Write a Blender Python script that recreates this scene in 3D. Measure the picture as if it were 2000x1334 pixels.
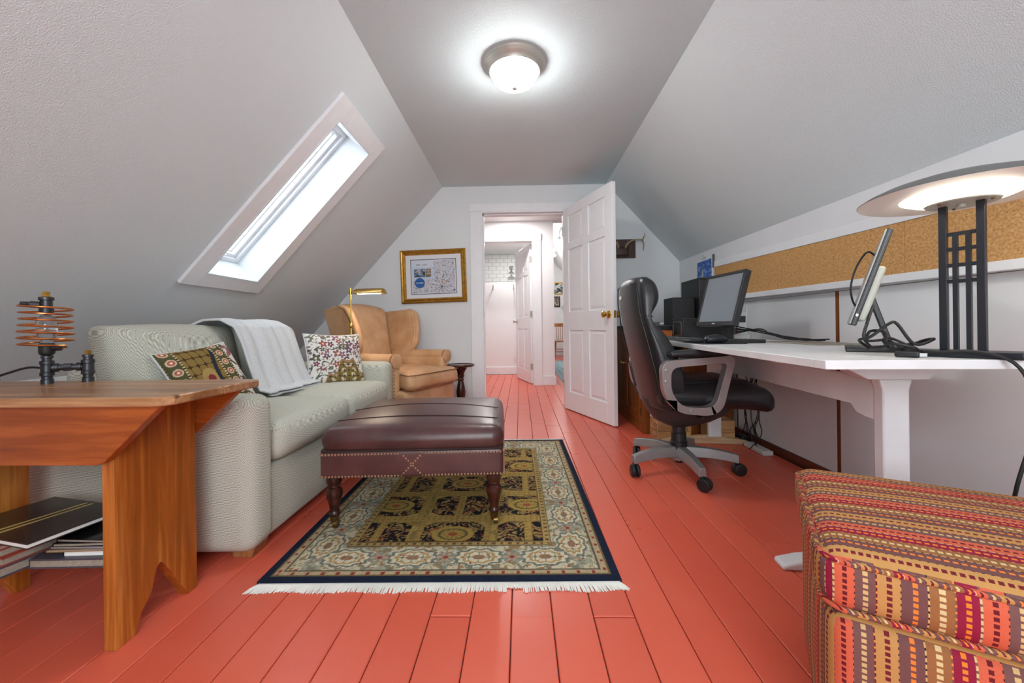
import bpy, bmesh, math, random
import numpy as np
from mathutils import Vector, Matrix
random.seed(7); rng = np.random.RandomState(5)
for o in list(bpy.data.objects): bpy.data.objects.remove(o)
scene = bpy.context.scene
col = scene.collection
R = math.radians
def lin(c):
    return tuple(((v/255)/12.92 if v/255 <= .04045 else ((v/255+.055)/1.055)**2.4) for v in c)

# ---------------- camera ----------------
cam_d = bpy.data.cameras.new('camera'); cam = bpy.data.objects.new('camera', cam_d); col.objects.link(cam)
YAW, ROLL = R(1.25), R(.7)
cf = Vector((-math.sin(YAW), math.cos(YAW), 0)); cr = Vector((math.cos(YAW), math.sin(YAW), 0)); cu = Vector((0, 0, 1))
r_ = math.cos(ROLL)*cr - math.sin(ROLL)*cu; u_ = math.sin(ROLL)*cr + math.cos(ROLL)*cu
m = Matrix.Identity(4)
for i in range(3): m[i][0], m[i][1], m[i][2] = r_[i], u_[i], -cf[i]
m[2][3] = .82
cam.matrix_world = m
cam_d.sensor_width = 36; cam_d.lens = 780/2000*36; cam_d.shift_y = -27/2000; cam_d.clip_start = .02
scene.camera = cam
# ---------------- world, daylight, exposure ----------------
w = bpy.data.worlds.new('sky'); scene.world = w; w.use_nodes = True
w.node_tree.nodes['Background'].inputs[0].default_value = (.88, .95, 1, 1)
w.node_tree.nodes['Background'].inputs[1].default_value = 3.3
scene.view_settings.view_transform = 'Standard'; scene.view_settings.look = 'None'
scene.view_settings.gamma = 1; scene.view_settings.use_curve_mapping = False
scene.view_settings.exposure = 0.70
CEIL_LAMP, DESK_LAMP, WINDOW_W, HALL_W = 42, 6, 25, 1.0
def area_light(name, loc, rot, sx, sy, watts, color):
    d = bpy.data.lights.new(name, 'AREA'); d.shape = 'RECTANGLE'; d.size = sx; d.size_y = sy; d.energy = watts; d.color = color
    o = bpy.data.objects.new(name, d); col.objects.link(o); o.location = loc; o.rotation_euler = rot
    return o
# daylight coming in by the gable window behind the camera and by the skylight
area_light('window_daylight', (.1, -1.13, 1.3), (R(90), 0, 0), 1.25, 1.25, WINDOW_W, (.86, .95, 1))

# ---------------- materials ----------------
MATS = {}
class NT:
    def __init__(s, name):
        s.m = bpy.data.materials.new(name); s.m.use_nodes = True; s.t = s.m.node_tree; s.b = s.t.nodes['Principled BSDF']
    def n(s, t, **k):
        x = s.t.nodes.new(t)
        for a, v in k.items(): setattr(x, a, v)
        return x
    def l(s, a, b): s.t.links.new(a, b)
    def val(s, sock, v):
        if hasattr(v, 'links') or hasattr(v, 'is_output'): s.l(v, sock)
        else: sock.default_value = v
    def math(s, op, a, b=0, c=0):
        x = s.n('ShaderNodeMath', operation=op)
        s.val(x.inputs[0], a); s.val(x.inputs[1], b); s.val(x.inputs[2], c)
        return x.outputs[0]
    def coords(s, scale=(1, 1, 1), out='Object', rot=(0, 0, 0)):
        tc = s.n('ShaderNodeTexCoord'); mp = s.n('ShaderNodeMapping'); mp.inputs['Scale'].default_value = scale; mp.inputs['Rotation'].default_value = rot
        s.l(tc.outputs[out], mp.inputs[0]); return mp.outputs[0]
    def noise(s, vec, scale, detail=3, rough=.5, dist=0):
        x = s.n('ShaderNodeTexNoise'); s.l(vec, x.inputs['Vector']); x.inputs['Scale'].default_value = scale
        x.inputs['Detail'].default_value = detail; x.inputs['Roughness'].default_value = rough; x.inputs['Distortion'].default_value = dist
        return x.outputs[0]
    def ramp(s, fac, stops, interp='LINEAR'):
        x = s.n('ShaderNodeValToRGB'); e = x.color_ramp; e.interpolation = interp
        while len(e.elements) < len(stops): e.elements.new(.5)
        for i, (p, c) in enumerate(stops):
            e.elements[i].position = p; e.elements[i].color = (*c, 1)
        s.l(fac, x.inputs[0]); return x.outputs[0]
    def mix(s, f, a, b, bt='MIX'):
        x = s.n('ShaderNodeMix', data_type='RGBA', blend_type=bt)
        s.val(x.inputs[0], f)
        for k, v in ((6, a), (7, b)):
            if isinstance(v, tuple): x.inputs[k].default_value = (*v, 1)
            else: s.l(v, x.inputs[k])
        return x.outputs[2]
    def bump(s, h, strength=.3, dist=.002):
        x = s.n('ShaderNodeBump'); x.inputs['Strength'].default_value = strength; x.inputs['Distance'].default_value = dist
        s.l(h, x.inputs['Height']); s.l(x.outputs[0], s.b.inputs['Normal'])
    def set(s, color=None, rough=.5, metal=0, spec=.5):
        if color is not None:
            if isinstance(color, tuple): s.b.inputs['Base Color'].default_value = (*color, 1)
            else: s.l(color, s.b.inputs['Base Color'])
        s.val(s.b.inputs['Roughness'], rough)
        s.b.inputs['Metallic'].default_value = metal; s.b.inputs['Specular IOR Level'].default_value = spec
        return s
def reg(name, nt): MATS[name] = nt.m; return nt
def plain(name, rgb, rough=.5, metal=0, spec=.5, var=.06, nscale=14, bump=0, bscale=200):
    t = NT(name); v = t.coords(); c = lin(rgb)
    lo = tuple(x*(1-var) for x in c); hi = tuple(min(1, x*(1+var)) for x in c)
    t.set(t.ramp(t.noise(v, nscale), [(.3, lo), (.7, hi)]), rough, metal, spec)
    if bump: t.bump(t.noise(v, bscale, 2), bump, .002)
    return reg(name, t)
def peel(name, rgb, scale=230, strength=.5, dist=.003):
    t = NT(name); v = t.coords(out='Object'); c = lin(rgb)
    h = t.noise(v, scale, 3, .6)
    t.set(t.ramp(t.noise(v, 1.3, 2), [(.3, tuple(x*.97 for x in c)), (.7, c)]), .6, 0, .3)
    t.bump(t.ramp(h, [(.35, (0, 0, 0)), (.62, (1, 1, 1))]), strength, dist)
    return reg(name, t)
def wood(name, c1, c2, scale=(1, 1, 1), rough=.35, knots=False, bump=.12, dark=None):
    # scale: small number along the grain
    t = NT(name); v = t.coords(scale); a, b = lin(c1), lin(c2)
    n1 = t.noise(v, 15, 5, .62, .8); n2 = t.noise(v, 60, 2, .6)
    f = t.math('ADD', t.math('MULTIPLY', n1, .75), t.math('MULTIPLY', n2, .3))
    c = t.ramp(f, [(.40, tuple(x*.72 for x in a)), (.5, a), (.66, b)])
    g = t.math('PINGPONG', t.math('MULTIPLY', n1, 13), .5)
    c = t.mix(t.math('MULTIPLY', g, .42), c, tuple(x*.55 for x in a))
    if knots:
        vo = t.n('ShaderNodeTexVoronoi'); t.l(t.coords(tuple(.7 if q < .5 else 1 for q in scale)), vo.inputs['Vector']); vo.inputs['Scale'].default_value = 8
        k = t.ramp(vo.outputs['Distance'], [(.03, (1, 1, 1)), (.085, (0, 0, 0))])
        c = t.mix(k, c, tuple(x*.25 for x in a))
    t.set(c, rough, 0, .45); t.bump(n2, bump, .001)
    return reg(name, t)
def vcol(name, rough=.9, bump=0, bscale=500, spec=.2):
    t = NT(name); a = t.n('ShaderNodeVertexColor', layer_name='Col'); v = t.coords()
    n = t.noise(v, 160, 2); c = t.mix(.35, a.outputs[0], t.ramp(n, [(.3, (.55, .55, .55)), (.7, (1, 1, 1))]), 'MULTIPLY')
    t.set(c, rough, 0, spec)
    if bump: t.bump(t.noise(v, bscale, 2), bump, .002)
    return reg(name, t)
def emit(name, rgb, strength):
    t = NT(name); t.set(lin((245, 245, 240)), .3); t.b.inputs['Emission Color'].default_value = (*lin(rgb), 1); t.b.inputs['Emission Strength'].default_value = strength
    return reg(name, t)

WALL = (219, 226, 228)
peel('slope_paint', WALL); peel('ceiling_paint', (215, 227, 230), 240)
peel('wall_paint', (224, 227, 228), 190, .15, .002)
plain('trim_white', (232, 233, 235), .32, var=.02)
plain('door_white', (236, 237, 239), .28, var=.015)
plain('panel_white', (222, 223, 225), .42, var=.03, nscale=4, bump=.15, bscale=60)
plain('tile_white', (235, 235, 233), .4, var=.02)
plain('grout', (150, 148, 145), .9)
plain('shaft_white', (222, 228, 232), .5, var=.01)
plain('vinyl', (232, 236, 240), .3, var=.02)
# painted floor boards: one red-orange paint, slightly different on every board
t = NT('floor_paint'); oi = t.n('ShaderNodeObjectInfo'); v = t.coords(out='Object')
base = t.ramp(oi.outputs['Random'], [(0, lin((213, 93, 70))), (.5, lin((219, 98, 74))), (1, lin((208, 88, 66)))])
grain = t.noise(t.coords((30, 1.2, 30)), 4, 4, .6); wear = t.noise(v, 5, 5, .65)
c = t.mix(t.math('MULTIPLY', t.ramp(wear, [(.5, (0, 0, 0)), (.8, (1, 1, 1))]), .25), base, lin((216, 110, 90)))
t.set(c, t.math('ADD', t.math('MULTIPLY', wear, .22), .2), 0, .5); t.bump(grain, .12, .002); reg('floor_paint', t)
plain('floor_gap', (70, 22, 16), .9)
plain('wood_backing', (120, 66, 30), .6, var=.2)
wood('pine_orange', (164, 88, 28), (206, 132, 58), (1, 1, .06), .32, True)
wood('pine_orange_x', (146, 70, 22), (176, 94, 36), (.06, 1, 1), .34)
wood('bench_top', (150, 104, 66), (190, 146, 104), (.06, 1, 1), .28, True)
wood('cabinet_wood', (134, 74, 26), (176, 108, 46), (1, 1, .06), .35)
wood('crate_wood', (196, 150, 98), (222, 182, 132), (.1, .1, 1), .7)
wood('batten_wood', (112, 58, 24), (146, 84, 38), (1, 1, .06), .5)
wood('base_wood', (92, 42, 24), (126, 62, 34), (1, .06, 1), .5)
wood('chair_wood', (150, 92, 44), (186, 124, 66), (1, 1, .2), .35)
wood('foot_wood', (200, 168, 130), (222, 194, 160), (.1, 1, 1), .6)
wood('dark_wood', (52, 24, 18), (86, 42, 32), (1, 1, .2), .25)
wood('sofa_foot', (150, 96, 54), (186, 128, 80), (1, 1, .2), .5)
# sofa: concentric-diamond weave
t = NT('sofa_fabric'); tc = t.n('ShaderNodeTexCoord'); sp = t.n('ShaderNodeSeparateXYZ'); t.l(tc.outputs['Object'], sp.inputs[0])
X, Y, Z = sp.outputs
P = .025
uu = t.math('PINGPONG', t.math('ADD', X, Y), P); vv = t.math('PINGPONG', t.math('ADD', Z, t.math('SUBTRACT', X, Y)), P)
d = t.math('ADD', uu, vv); ln = t.math('DIVIDE', t.math('PINGPONG', d, .0045), .0045)
n = t.noise(tc.outputs['Object'], 300, 2)
c = t.mix(t.math('MULTIPLY', ln, .95), lin((158, 155, 137)), lin((214, 216, 206)))
c = t.mix(.25, c, t.ramp(n, [(.3, (.6, .6, .6)), (.7, (1, 1, 1))]), 'MULTIPLY')
t.set(c, .95, 0, .15); t.bump(ln, .25, .001); reg('sofa_fabric', t)
plain('throw_cloth', (206, 208, 210), .97, spec=.1, var=.07, nscale=120, bump=.5, bscale=700)
def leather(name, c1, c2, rough=.34, sc=6):
    t = NT(name); v = t.coords(); n = t.noise(v, sc, 4, .6); g = t.noise(v, 230, 2, .6)
    t.set(t.ramp(n, [(.3, lin(c1)), (.7, lin(c2))]), t.math('ADD', t.math('MULTIPLY', g, .16), rough-.08), 0, .5); t.bump(g, .22, .0012); return reg(name, t)
leather('leather_brown', (64, 38, 37), (90, 58, 55), .34)
leather('leather_tan', (182, 134, 92), (216, 174, 134), .38, 5)
leather('leather_black', (24, 25, 28), (36, 37, 40), .36)
plain('seam_dark', (40, 22, 20), .7)
plain('seam_tan', (120, 76, 44), .7)
plain('brass', (212, 172, 84), .22, 1, var=.08)
plain('brass_satin', (198, 164, 96), .36, 1, var=.05)
plain('nail_brass', (196, 160, 134), .35, .7)
plain('old_brass', (120, 96, 56), .4, .9, var=.2)
plain('iron', (74, 76, 80), .42, .85, var=.25, nscale=40, bump=.2, bscale=120)
plain('copper', (206, 128, 72), .28, 1, var=.12, nscale=30)
plain('black_plastic', (28, 29, 31), .42)
plain('dark_plastic', (46, 47, 50), .45)
plain('grey_plastic', (86, 88, 92), .42)
plain('light_plastic', (205, 206, 204), .4)
plain('cream_plastic', (178, 180, 168), .4)
plain('silver_arm', (154, 146, 145), .34, .55, var=.05)
plain('silver_base', (152, 152, 152), .38, .5, var=.05)
plain('nickel', (188, 187, 178), .4, .5, var=.05)
plain('chrome', (200, 200, 200), .12, 1, var=.02)
plain('rubber', (20, 21, 24), .5)
plain('lamp_black', (38, 42, 48), .4, .3)
plain('shade_grey', (112, 112, 110), .45, .2)
plain('paper', (232, 231, 226), .8, var=.03)
plain('page_edge', (150, 142, 128), .9, var=.15, nscale=200)
plain('mag_black', (24, 24, 27), .22, var=.3)
plain('mag_road', (44, 44, 42), .22, var=.5, nscale=9)
plain('mag_red', (136, 60, 46), .35, var=.35, nscale=12)
plain('mag_tan', (176, 130, 78), .5, var=.3, nscale=20)
plain('mag_blue', (70, 82, 104), .35, var=.4, nscale=12)
plain('binder', (72, 70, 80), .35, var=.1)
plain('line_yellow', (196, 170, 96), .4)
plain('gold_frame', (186, 140, 58), .32, .75, var=.22, nscale=30)
plain('mat_white', (226, 228, 232), .8, var=.01)
plain('desk_white', (226, 227, 228), .33, var=.06, nscale=7, bump=.1, bscale=40)
plain('desk_worn', (190, 184, 178), .5, var=.2, nscale=50)
plain('hall_wall', (236, 236, 236), .6, var=.01)
plain('antler', (150, 128, 96), .5, var=.3, nscale=25)
plain('plaque', (66, 44, 34), .5, var=.25, nscale=20)
plain('bag', (205, 208, 212), .3, var=.06)
plain('navy', (28, 36, 54), .95, spec=.1)
plain('fringe', (228, 226, 218), .95, spec=.1)
plain('marker_blue', (30, 92, 158), .6, var=.1)
plain('ink', (112, 86, 62), .8)
plain('text_white', (235, 240, 245), .7)
plain('screen', (128, 136, 144), .22, var=.04, nscale=3)
plain('screen_side', (150, 152, 150), .25, var=.04)
plain('rug_blue', (150, 170, 172), .95, var=.25, nscale=20, spec=.1)
# cork
t = NT('cork'); v = t.coords(); n1 = t.noise(v, 120, 4, .75); n2 = t.noise(v, 3, 2)
t.set(t.mix(t.math('MULTIPLY', n2, .3), t.ramp(n1, [(.3, lin((156, 108, 62))), (.5, lin((200, 152, 98))), (.72, lin((226, 188, 138)))]), lin((190, 140, 86))), .9, 0, .1); t.bump(n1, .4, .002); reg('cork', t)
vcol('rug_pile', .95, .5, 420, .1); vcol('pillow_cloth', .95, .4, 500, .1); vcol('print', .35, 0)
emit('lamp_glass', (252, 252, 250), CEIL_LAMP); emit('desk_glass', (255, 244, 224), DESK_LAMP); emit('bulb', (255, 244, 226), 48); emit('downlight', (255, 252, 248), 40); emit('spot_glow', (255, 250, 242), 14)
emit('shade_inner', (250, 250, 250), 0); emit('led', (255, 255, 255), 3)
# window glass
t = NT('glass'); tr = t.n('ShaderNodeBsdfTransparent'); gl = t.n('ShaderNodeBsdfGlossy'); gl.inputs['Roughness'].default_value = .02
mx = t.n('ShaderNodeMixShader'); mx.inputs[0].default_value = .06; t.l(tr.outputs[0], mx.inputs[1]); t.l(gl.outputs[0], mx.inputs[2]); t.l(mx.outputs[0], t.t.nodes['Material Output'].inputs[0]); reg('glass', t)
t = NT('bulb_glass'); t.set(lin((190, 195, 198)), .05); t.b.inputs['Transmission Weight'].default_value = .85; reg('bulb_glass', t)
# striped weave (UV: x across the stripes in metres, y along them)
t = NT('stripe_weave'); uv = t.n('ShaderNodeUVMap', uv_map='UV'); sp = t.n('ShaderNodeSeparateXYZ'); t.l(uv.outputs[0], sp.inputs[0])
PER = .168
SEQ = [((142, 24, 56), 40, 0), ((142, 24, 56), 26, (228, 128, 44)), ((142, 24, 56), 40, 0), ((120, 84, 66), 12, (208, 180, 130)), ((206, 96, 68), 44, 0), ((206, 96, 68), 28, (104, 24, 34)), ((206, 96, 68), 36, 0),
 ((60, 26, 34), 7, (206, 96, 68)), ((116, 78, 74), 46, 0), ((116, 78, 74), 28, (206, 172, 116)), ((116, 78, 74), 42, 0), ((226, 140, 60), 10, (104, 24, 34)), ((188, 138, 80), 50, 0), ((188, 138, 80), 28, (112, 28, 40)), ((188, 138, 80), 42, 0),
 ((60, 26, 34), 7, (188, 138, 80)), ((112, 72, 70), 58, 0), ((112, 72, 70), 28, (236, 128, 48)), ((112, 72, 70), 48, 0), ((60, 26, 34), 8, (206, 172, 116)), ((150, 98, 58), 48, 0), ((150, 98, 58), 32, (212, 188, 138)), ((150, 98, 58), 44, 0), ((226, 140, 60), 9, (120, 84, 66))]
tot = sum(q[1] for q in SEQ); A, B, p = [], [], 0
for cc, wd, da in SEQ:
    A.append((p/tot, lin(cc))); B.append((p/tot, lin(da if da else cc))); p += wd
fr = t.math('FRACT', t.math('DIVIDE', sp.outputs[0], PER))
ra = t.ramp(fr, A, 'CONSTANT'); rb = t.ramp(fr, B, 'CONSTANT')
dash = t.math('LESS_THAN', t.math('FRACT', t.math('DIVIDE', sp.outputs[1], .0098)), .64)
wv = t.noise(t.coords(), 600, 2)
c = t.mix(dash, ra, rb); c = t.mix(.3, c, t.ramp(wv, [(.3, (.6, .6, .6)), (.7, (1, 1, 1))]), 'MULTIPLY')
t.set(c, .8, 0, .25); t.bump(wv, .3, .001); reg('stripe_weave', t)

# ---------------- mesh helpers ----------------
class MB:
    def __init__(s): s.v = []; s.f = []; s.uv = None
    def add(s, vs, fs):
        k = len(s.v); s.v += [tuple(q) for q in vs]; s.f += [tuple(i+k for i in q) for q in fs]; return s
    def box(s, x0, x1, y0, y1, z0, z1):
        return s.add([(x, y, z) for z in (z0, z1) for y in (y0, y1) for x in (x0, x1)], [(0, 2, 3, 1), (4, 5, 7, 6), (0, 1, 5, 4), (2, 6, 7, 3), (0, 4, 6, 2), (1, 3, 7, 5)])
    def obox(s, c, ax, ay, az):   # oriented box: centre and half axes
        c, ax, ay, az = map(Vector, (c, ax, ay, az))
        return s.add([c+ax*i+ay*j+az*k for k in (-1, 1) for j in (-1, 1) for i in (-1, 1)], [(0, 2, 3, 1), (4, 5, 7, 6), (0, 1, 5, 4), (2, 6, 7, 3), (0, 4, 6, 2), (1, 3, 7, 5)])
    def bar(s, a, b, w, h, up=(0, 0, 1)):
        a, b = Vector(a), Vector(b); d = (b-a); n = d.normalized(); u = Vector(up)
        sd = n.cross(u).normalized(); uu = sd.cross(n).normalized()
        return s.obox((a+b)/2, d/2, sd*w/2, uu*h/2)
    def prism(s, poly, axis, a, b):   # polygon in the plane normal to axis
        def P3(p, t): return {'x': (t, p[0], p[1]), 'y': (p[0], t, p[1]), 'z': (p[0], p[1], t)}[axis]
        n = len(poly); vs = [P3(p, a) for p in poly]+[P3(p, b) for p in poly]
        return s.add(vs, [tuple(range(n))[::-1], tuple(range(n, 2*n))]+[(i, (i+1) % n, (i+1) % n+n, i+n) for i in range(n)])
    def ring(s, outer, inner, axis, a, b):  # band between two outlines with equal point counts
        def P3(p, t): return {'x': (t, p[0], p[1]), 'y': (p[0], t, p[1]), 'z': (p[0], p[1], t)}[axis]
        n = len(outer); vs = [P3(p, t) for t in (a, b) for L in (outer, inner) for p in L]
        fs = []
        for i in range(n):
            j = (i+1) % n
            fs += [(i, j, n+j, n+i), (2*n+i, 3*n+i, 3*n+j, 2*n+j), (i, 2*n+i, 2*n+j, j), (n+i, n+j, 3*n+j, 3*n+i)]
        return s.add(vs, fs)
    def lathe(s, prof, n=24, c=(0, 0, 0), ax=(0, 0, 1)):
        ax = Vector(ax).normalized(); e1 = ax.orthogonal().normalized(); e2 = ax.cross(e1); c = Vector(c)
        vs = []; fs = []; m_ = len(prof)
        for r, z in prof:
            for i in range(n):
                a = 2*math.pi*i/n; vs.append(c+ax*z+(e1*math.cos(a)+e2*math.sin(a))*r)
        for k in range(m_-1):
            for i in range(n):
                j = (i+1) % n; fs.append((k*n+i, k*n+j, (k+1)*n+j, (k+1)*n+i))
        if prof[0][0] > 1e-5: fs.append(tuple(range(n))[::-1])
        if prof[-1][0] > 1e-5: fs.append(tuple(range((m_-1)*n, m_*n)))
        return s.add(vs, fs)
    def cyl(s, a, b, r, r2=None, n=16):
        a, b = Vector(a), Vector(b); L = (b-a).length
        return s.lathe([(r, 0), (r if r2 is None else r2, L)], n, a, b-a)
    def tube(s, pts, r, n=8, closed=False, smooth=0):
        pts = [Vector(p) for p in pts]
        if smooth: pts = catmull(pts, smooth, closed)
        N = len(pts); vs = []; fs = []
        T = []
        for i in range(N):
            a = pts[(i-1) % N] if (closed or i) else pts[0]; b = pts[(i+1) % N] if (closed or i < N-1) else pts[-1]
            T.append((b-a).normalized() if (b-a).length > 1e-9 else Vector((0, 0, 1)))
        u = T[0].orthogonal().normalized()
        for i in range(N):
            u = (u-T[i]*u.dot(T[i])).normalized(); w_ = T[i].cross(u)
            rr = r(i/(N-1)) if callable(r) else r
            for k in range(n):
                a = 2*math.pi*k/n; vs.append(pts[i]+(u*math.cos(a)+w_*math.sin(a))*rr)
        for i in range(N if closed else N-1):
            i2 = (i+1) % N
            for k in range(n): fs.append((i*n+k, i*n+(k+1) % n, i2*n+(k+1) % n, i2*n+k))
        if not closed: fs += [tuple(range(n))[::-1], tuple(range((N-1)*n, N*n))]
        return s.add(vs, fs)
    def sphere(s, c, r, n=10, sq=(1, 1, 1)):
        k = len(s.v); m_ = max(5, n//2)
        s.lathe([(r*math.sin(math.pi*i/m_), -r*math.cos(math.pi*i/m_)) for i in range(m_+1)], n, (0, 0, 0))
        for i in range(k, len(s.v)):
            p = s.v[i]; s.v[i] = (c[0]+p[0]*sq[0], c[1]+p[1]*sq[1], c[2]+p[2]*sq[2])
        return s
    def soft(s, c, size, r, bulge=(0, 0, 0), seg=6, fn=None, uvper=None):
        h = [q/2 for q in size]; r = min(r, min(h)*.98); L = []
        for i in range(3):
            z = [-h[i]+r*k/3 for k in range(4)]; inn = h[i]-r
            mid = [-inn+2*inn*k/seg for k in range(1, seg)]
            L.append(z+mid+[-q for q in z[::-1]])
        idx = {}; vs = []; fs = []; axs = []
        def V_(p):
            key = tuple(round(q, 6) for q in p)
            if key in idx: return idx[key]
            q = [max(-(h[i]-r), min(h[i]-r, p[i])) for i in range(3)]; d = Vector(p)-Vector(q)
            if d.length > 1e-9: d = d.normalized()*r
            w_ = [q[i]+d[i] for i in range(3)]
            f = [1-(w_[i]/h[i])**2 for i in range(3)]; o = list(w_)
            for i in range(3):
                j, k = (i+1) % 3, (i+2) % 3
                o[i] += bulge[i]*max(0, f[j])*max(0, f[k])*(w_[i]/h[i])
            if fn: o = list(fn(*o))
            idx[key] = len(vs); vs.append(tuple(o[i]+c[i] for i in range(3))); return idx[key]
        for ax in range(3):
            a, b = (ax+1) % 3, (ax+2) % 3
            for sg in (-1, 1):
                for i in range(len(L[a])-1):
                    for j in range(len(L[b])-1):
                        q = []
                        for (ii, jj) in ((i, j), (i+1, j), (i+1, j+1), (i, j+1)):
                            p = [0, 0, 0]; p[ax] = sg*h[ax]; p[a] = L[a][ii]; p[b] = L[b][jj]; q.append(V_(p))
                        fs.append(tuple(q) if sg > 0 else tuple(q[::-1])); axs.append(ax)
        if uvper is not None:
            if s.uv is None: s.uv = []
            s.uv += [(ax,) for ax in axs]
        return s.add(vs, fs)
    def build(s, name, mat, parent=None, smooth=35, bevel=0, seg=2, loc=None, rot=None, kind=None, fixn=True):
        me = bpy.data.meshes.new(name); me.from_pydata(s.v, [], s.f); me.validate()
        if fixn:
            b = bmesh.new(); b.from_mesh(me); bmesh.ops.recalc_face_normals(b, faces=b.faces); b.to_mesh(me); b.free()
        me.materials.append(MATS[mat])
        if smooth:
            me.shade_smooth(); me.set_sharp_from_angle(angle=R(smooth))
        o = bpy.data.objects.new(name, me); col.objects.link(o)
        if parent: o.parent = parent
        if loc: o.location = loc
        if rot: o.rotation_euler = rot
        if bevel:
            bv = o.modifiers.new('bevel', 'BEVEL'); bv.width = bevel; bv.segments = seg; bv.limit_method = 'ANGLE'; bv.angle_limit = R(40)
        if kind: o['kind'] = kind
        return o
def catmull(P_, k, closed=False):
    out = []; n = len(P_)
    for i in range(n if closed else n-1):
        p0 = P_[(i-1) % n] if closed or i else P_[0]; p1 = P_[i]; p2 = P_[(i+1) % n]; p3 = P_[(i+2) % n] if closed or i+2 < n else P_[-1]
        for j in range(k):
            t_ = j/k
            out.append(.5*((2*p1)+(p2-p0)*t_+(2*p0-5*p1+4*p2-p3)*t_*t_+(3*p1-p0-3*p2+p3)*t_**3))
    if not closed: out.append(P_[-1])
    return out
def rrect(x0, x1, y0, y1, r, n=5):
    out = []
    for cx, cy, a0 in ((x1-r, y1-r, 0), (x0+r, y1-r, 90), (x0+r, y0+r, 180), (x1-r, y0+r, 270)):
        for i in range(n+1):
            a = R(a0+90*i/n); out.append((cx+r*math.cos(a), cy+r*math.sin(a)))
    return out
def rpoly(pts, rad, n=6):   # rounded polygon
    out = []; N = len(pts)
    for i in range(N):
        p = Vector(pts[i]).to_2d() if len(pts[i]) == 2 else Vector(pts[i][:2]); a = Vector(pts[i-1][:2]); b = Vector(pts[(i+1) % N][:2])
        r = rad[i] if isinstance(rad, (list, tuple)) else rad
        d1 = (a-p).normalized(); d2 = (b-p).normalized(); s_ = p+d1*r; e_ = p+d2*r
        for k in range(n+1):
            t_ = k/n; out.append(tuple((1-t_)**2*s_+2*t_*(1-t_)*p+t_*t_*e_))
    return out
def tag(o, label, cat, group=None):
    o['label'] = label; o['category'] = cat
    if group: o['group'] = group
    return o
def thing(name, label, cat, loc=(0, 0, 0), rz=0, group=None):
    o = bpy.data.objects.new(name, None); col.objects.link(o); o.location = loc; o.rotation_euler = (0, 0, rz); o.empty_display_size = .1
    return tag(o, label, cat, group)
def sroot(name, loc=(0, 0, 0), rz=0):
    o = bpy.data.objects.new(name, None); col.objects.link(o); o.location = loc; o.rotation_euler = (0, 0, rz); o['kind'] = 'structure'; return o
def copy_tree(o, parent=None):
    c = o.copy(); col.objects.link(c)
    if parent: c.parent = parent
    for ch in list(o.children): copy_tree(ch, c)
    return c
def struct(o): o['kind'] = 'structure'; return o
def text(body, size, mat, parent, loc, rot, name='lettering', ext=.0004, align='CENTER'):
    cu_ = bpy.data.curves.new(name, 'FONT'); cu_.body = body; cu_.size = size; cu_.align_x = align; cu_.align_y = 'CENTER'; cu_.extrude = ext
    tmp = bpy.data.objects.new('tmp', cu_); col.objects.link(tmp); bpy.context.view_layer.update()
    me = bpy.data.meshes.new_from_object(tmp.evaluated_get(bpy.context.evaluated_depsgraph_get()))
    bpy.data.objects.remove(tmp); me.materials.clear(); me.materials.append(MATS[mat])
    o = bpy.data.objects.new(name, me); col.objects.link(o); o.parent = parent; o.location = loc; o.rotation_euler = rot; return o
def grid_mesh(name, fn, nu, nv, mat, colfn=None, parent=None, thick=0, smooth=True):
    # fn(u,v)->xyz arrays for u,v in [0,1]; colfn(u,v)->rgb (0-255) arrays
    U, V = np.meshgrid(np.linspace(0, 1, nu+1), np.linspace(0, 1, nv+1), indexing='ij')
    x, y, z = fn(U, V); vs = np.stack([x, y, z], -1).reshape(-1, 3)
    i, j = np.meshgrid(np.arange(nu), np.arange(nv), indexing='ij'); a = (i*(nv+1)+j).ravel()
    fs = np.stack([a, a+nv+1, a+nv+2, a+1], -1)
    me = bpy.data.meshes.new(name); me.from_pydata(vs.tolist(), [], fs.tolist()); me.materials.append(MATS[mat])
    if colfn:
        c = np.clip(np.asarray(colfn(U, V), float)/255, 0, 1); c = np.where(c <= .04045, c/12.92, ((c+.055)/1.055)**2.4)
        c = np.concatenate([c.reshape(-1, 3), np.ones((c.shape[0]*c.shape[1], 1))], 1)
        at_ = me.color_attributes.new('Col', 'FLOAT_COLOR', 'POINT'); at_.data.foreach_set('color', c.astype(np.float32).ravel())
    if smooth: me.shade_smooth()
    o = bpy.data.objects.new(name, me); col.objects.link(o)
    if parent: o.parent = parent
    if thick:
        sm = o.modifiers.new('thick', 'SOLIDIFY'); sm.thickness = thick; sm.offset = -1
    return o
# numpy value noise for woven and printed patterns
_N = rng.rand(256, 256)
def vnoise(x, y, s):
    x = x*s; y = y*s; xi = np.floor(x).astype(int); yi = np.floor(y).astype(int); fx = x-xi; fy = y-yi
    fx = fx*fx*(3-2*fx); fy = fy*fy*(3-2*fy); g = lambda a, b: _N[a % 256, b % 256]
    return (g(xi, yi)*(1-fx)+g(xi+1, yi)*fx)*(1-fy)+(g(xi, yi+1)*(1-fx)+g(xi+1, yi+1)*fx)*fy
def lay(c, mask, rgb, a=1.0):
    mk = np.asarray(mask, float)[..., None]*a; return c*(1-mk)+np.array(rgb, float)*mk

# =================== the setting ===================
BW = 4.08            # back wall
YF = -1.2            # gable wall behind the camera
CZ = 2.27; XL, XR = -.786, .885; KR = 1.62; KL = -2.3; KLZ = CZ-1.1*(XL-KL)
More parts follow.
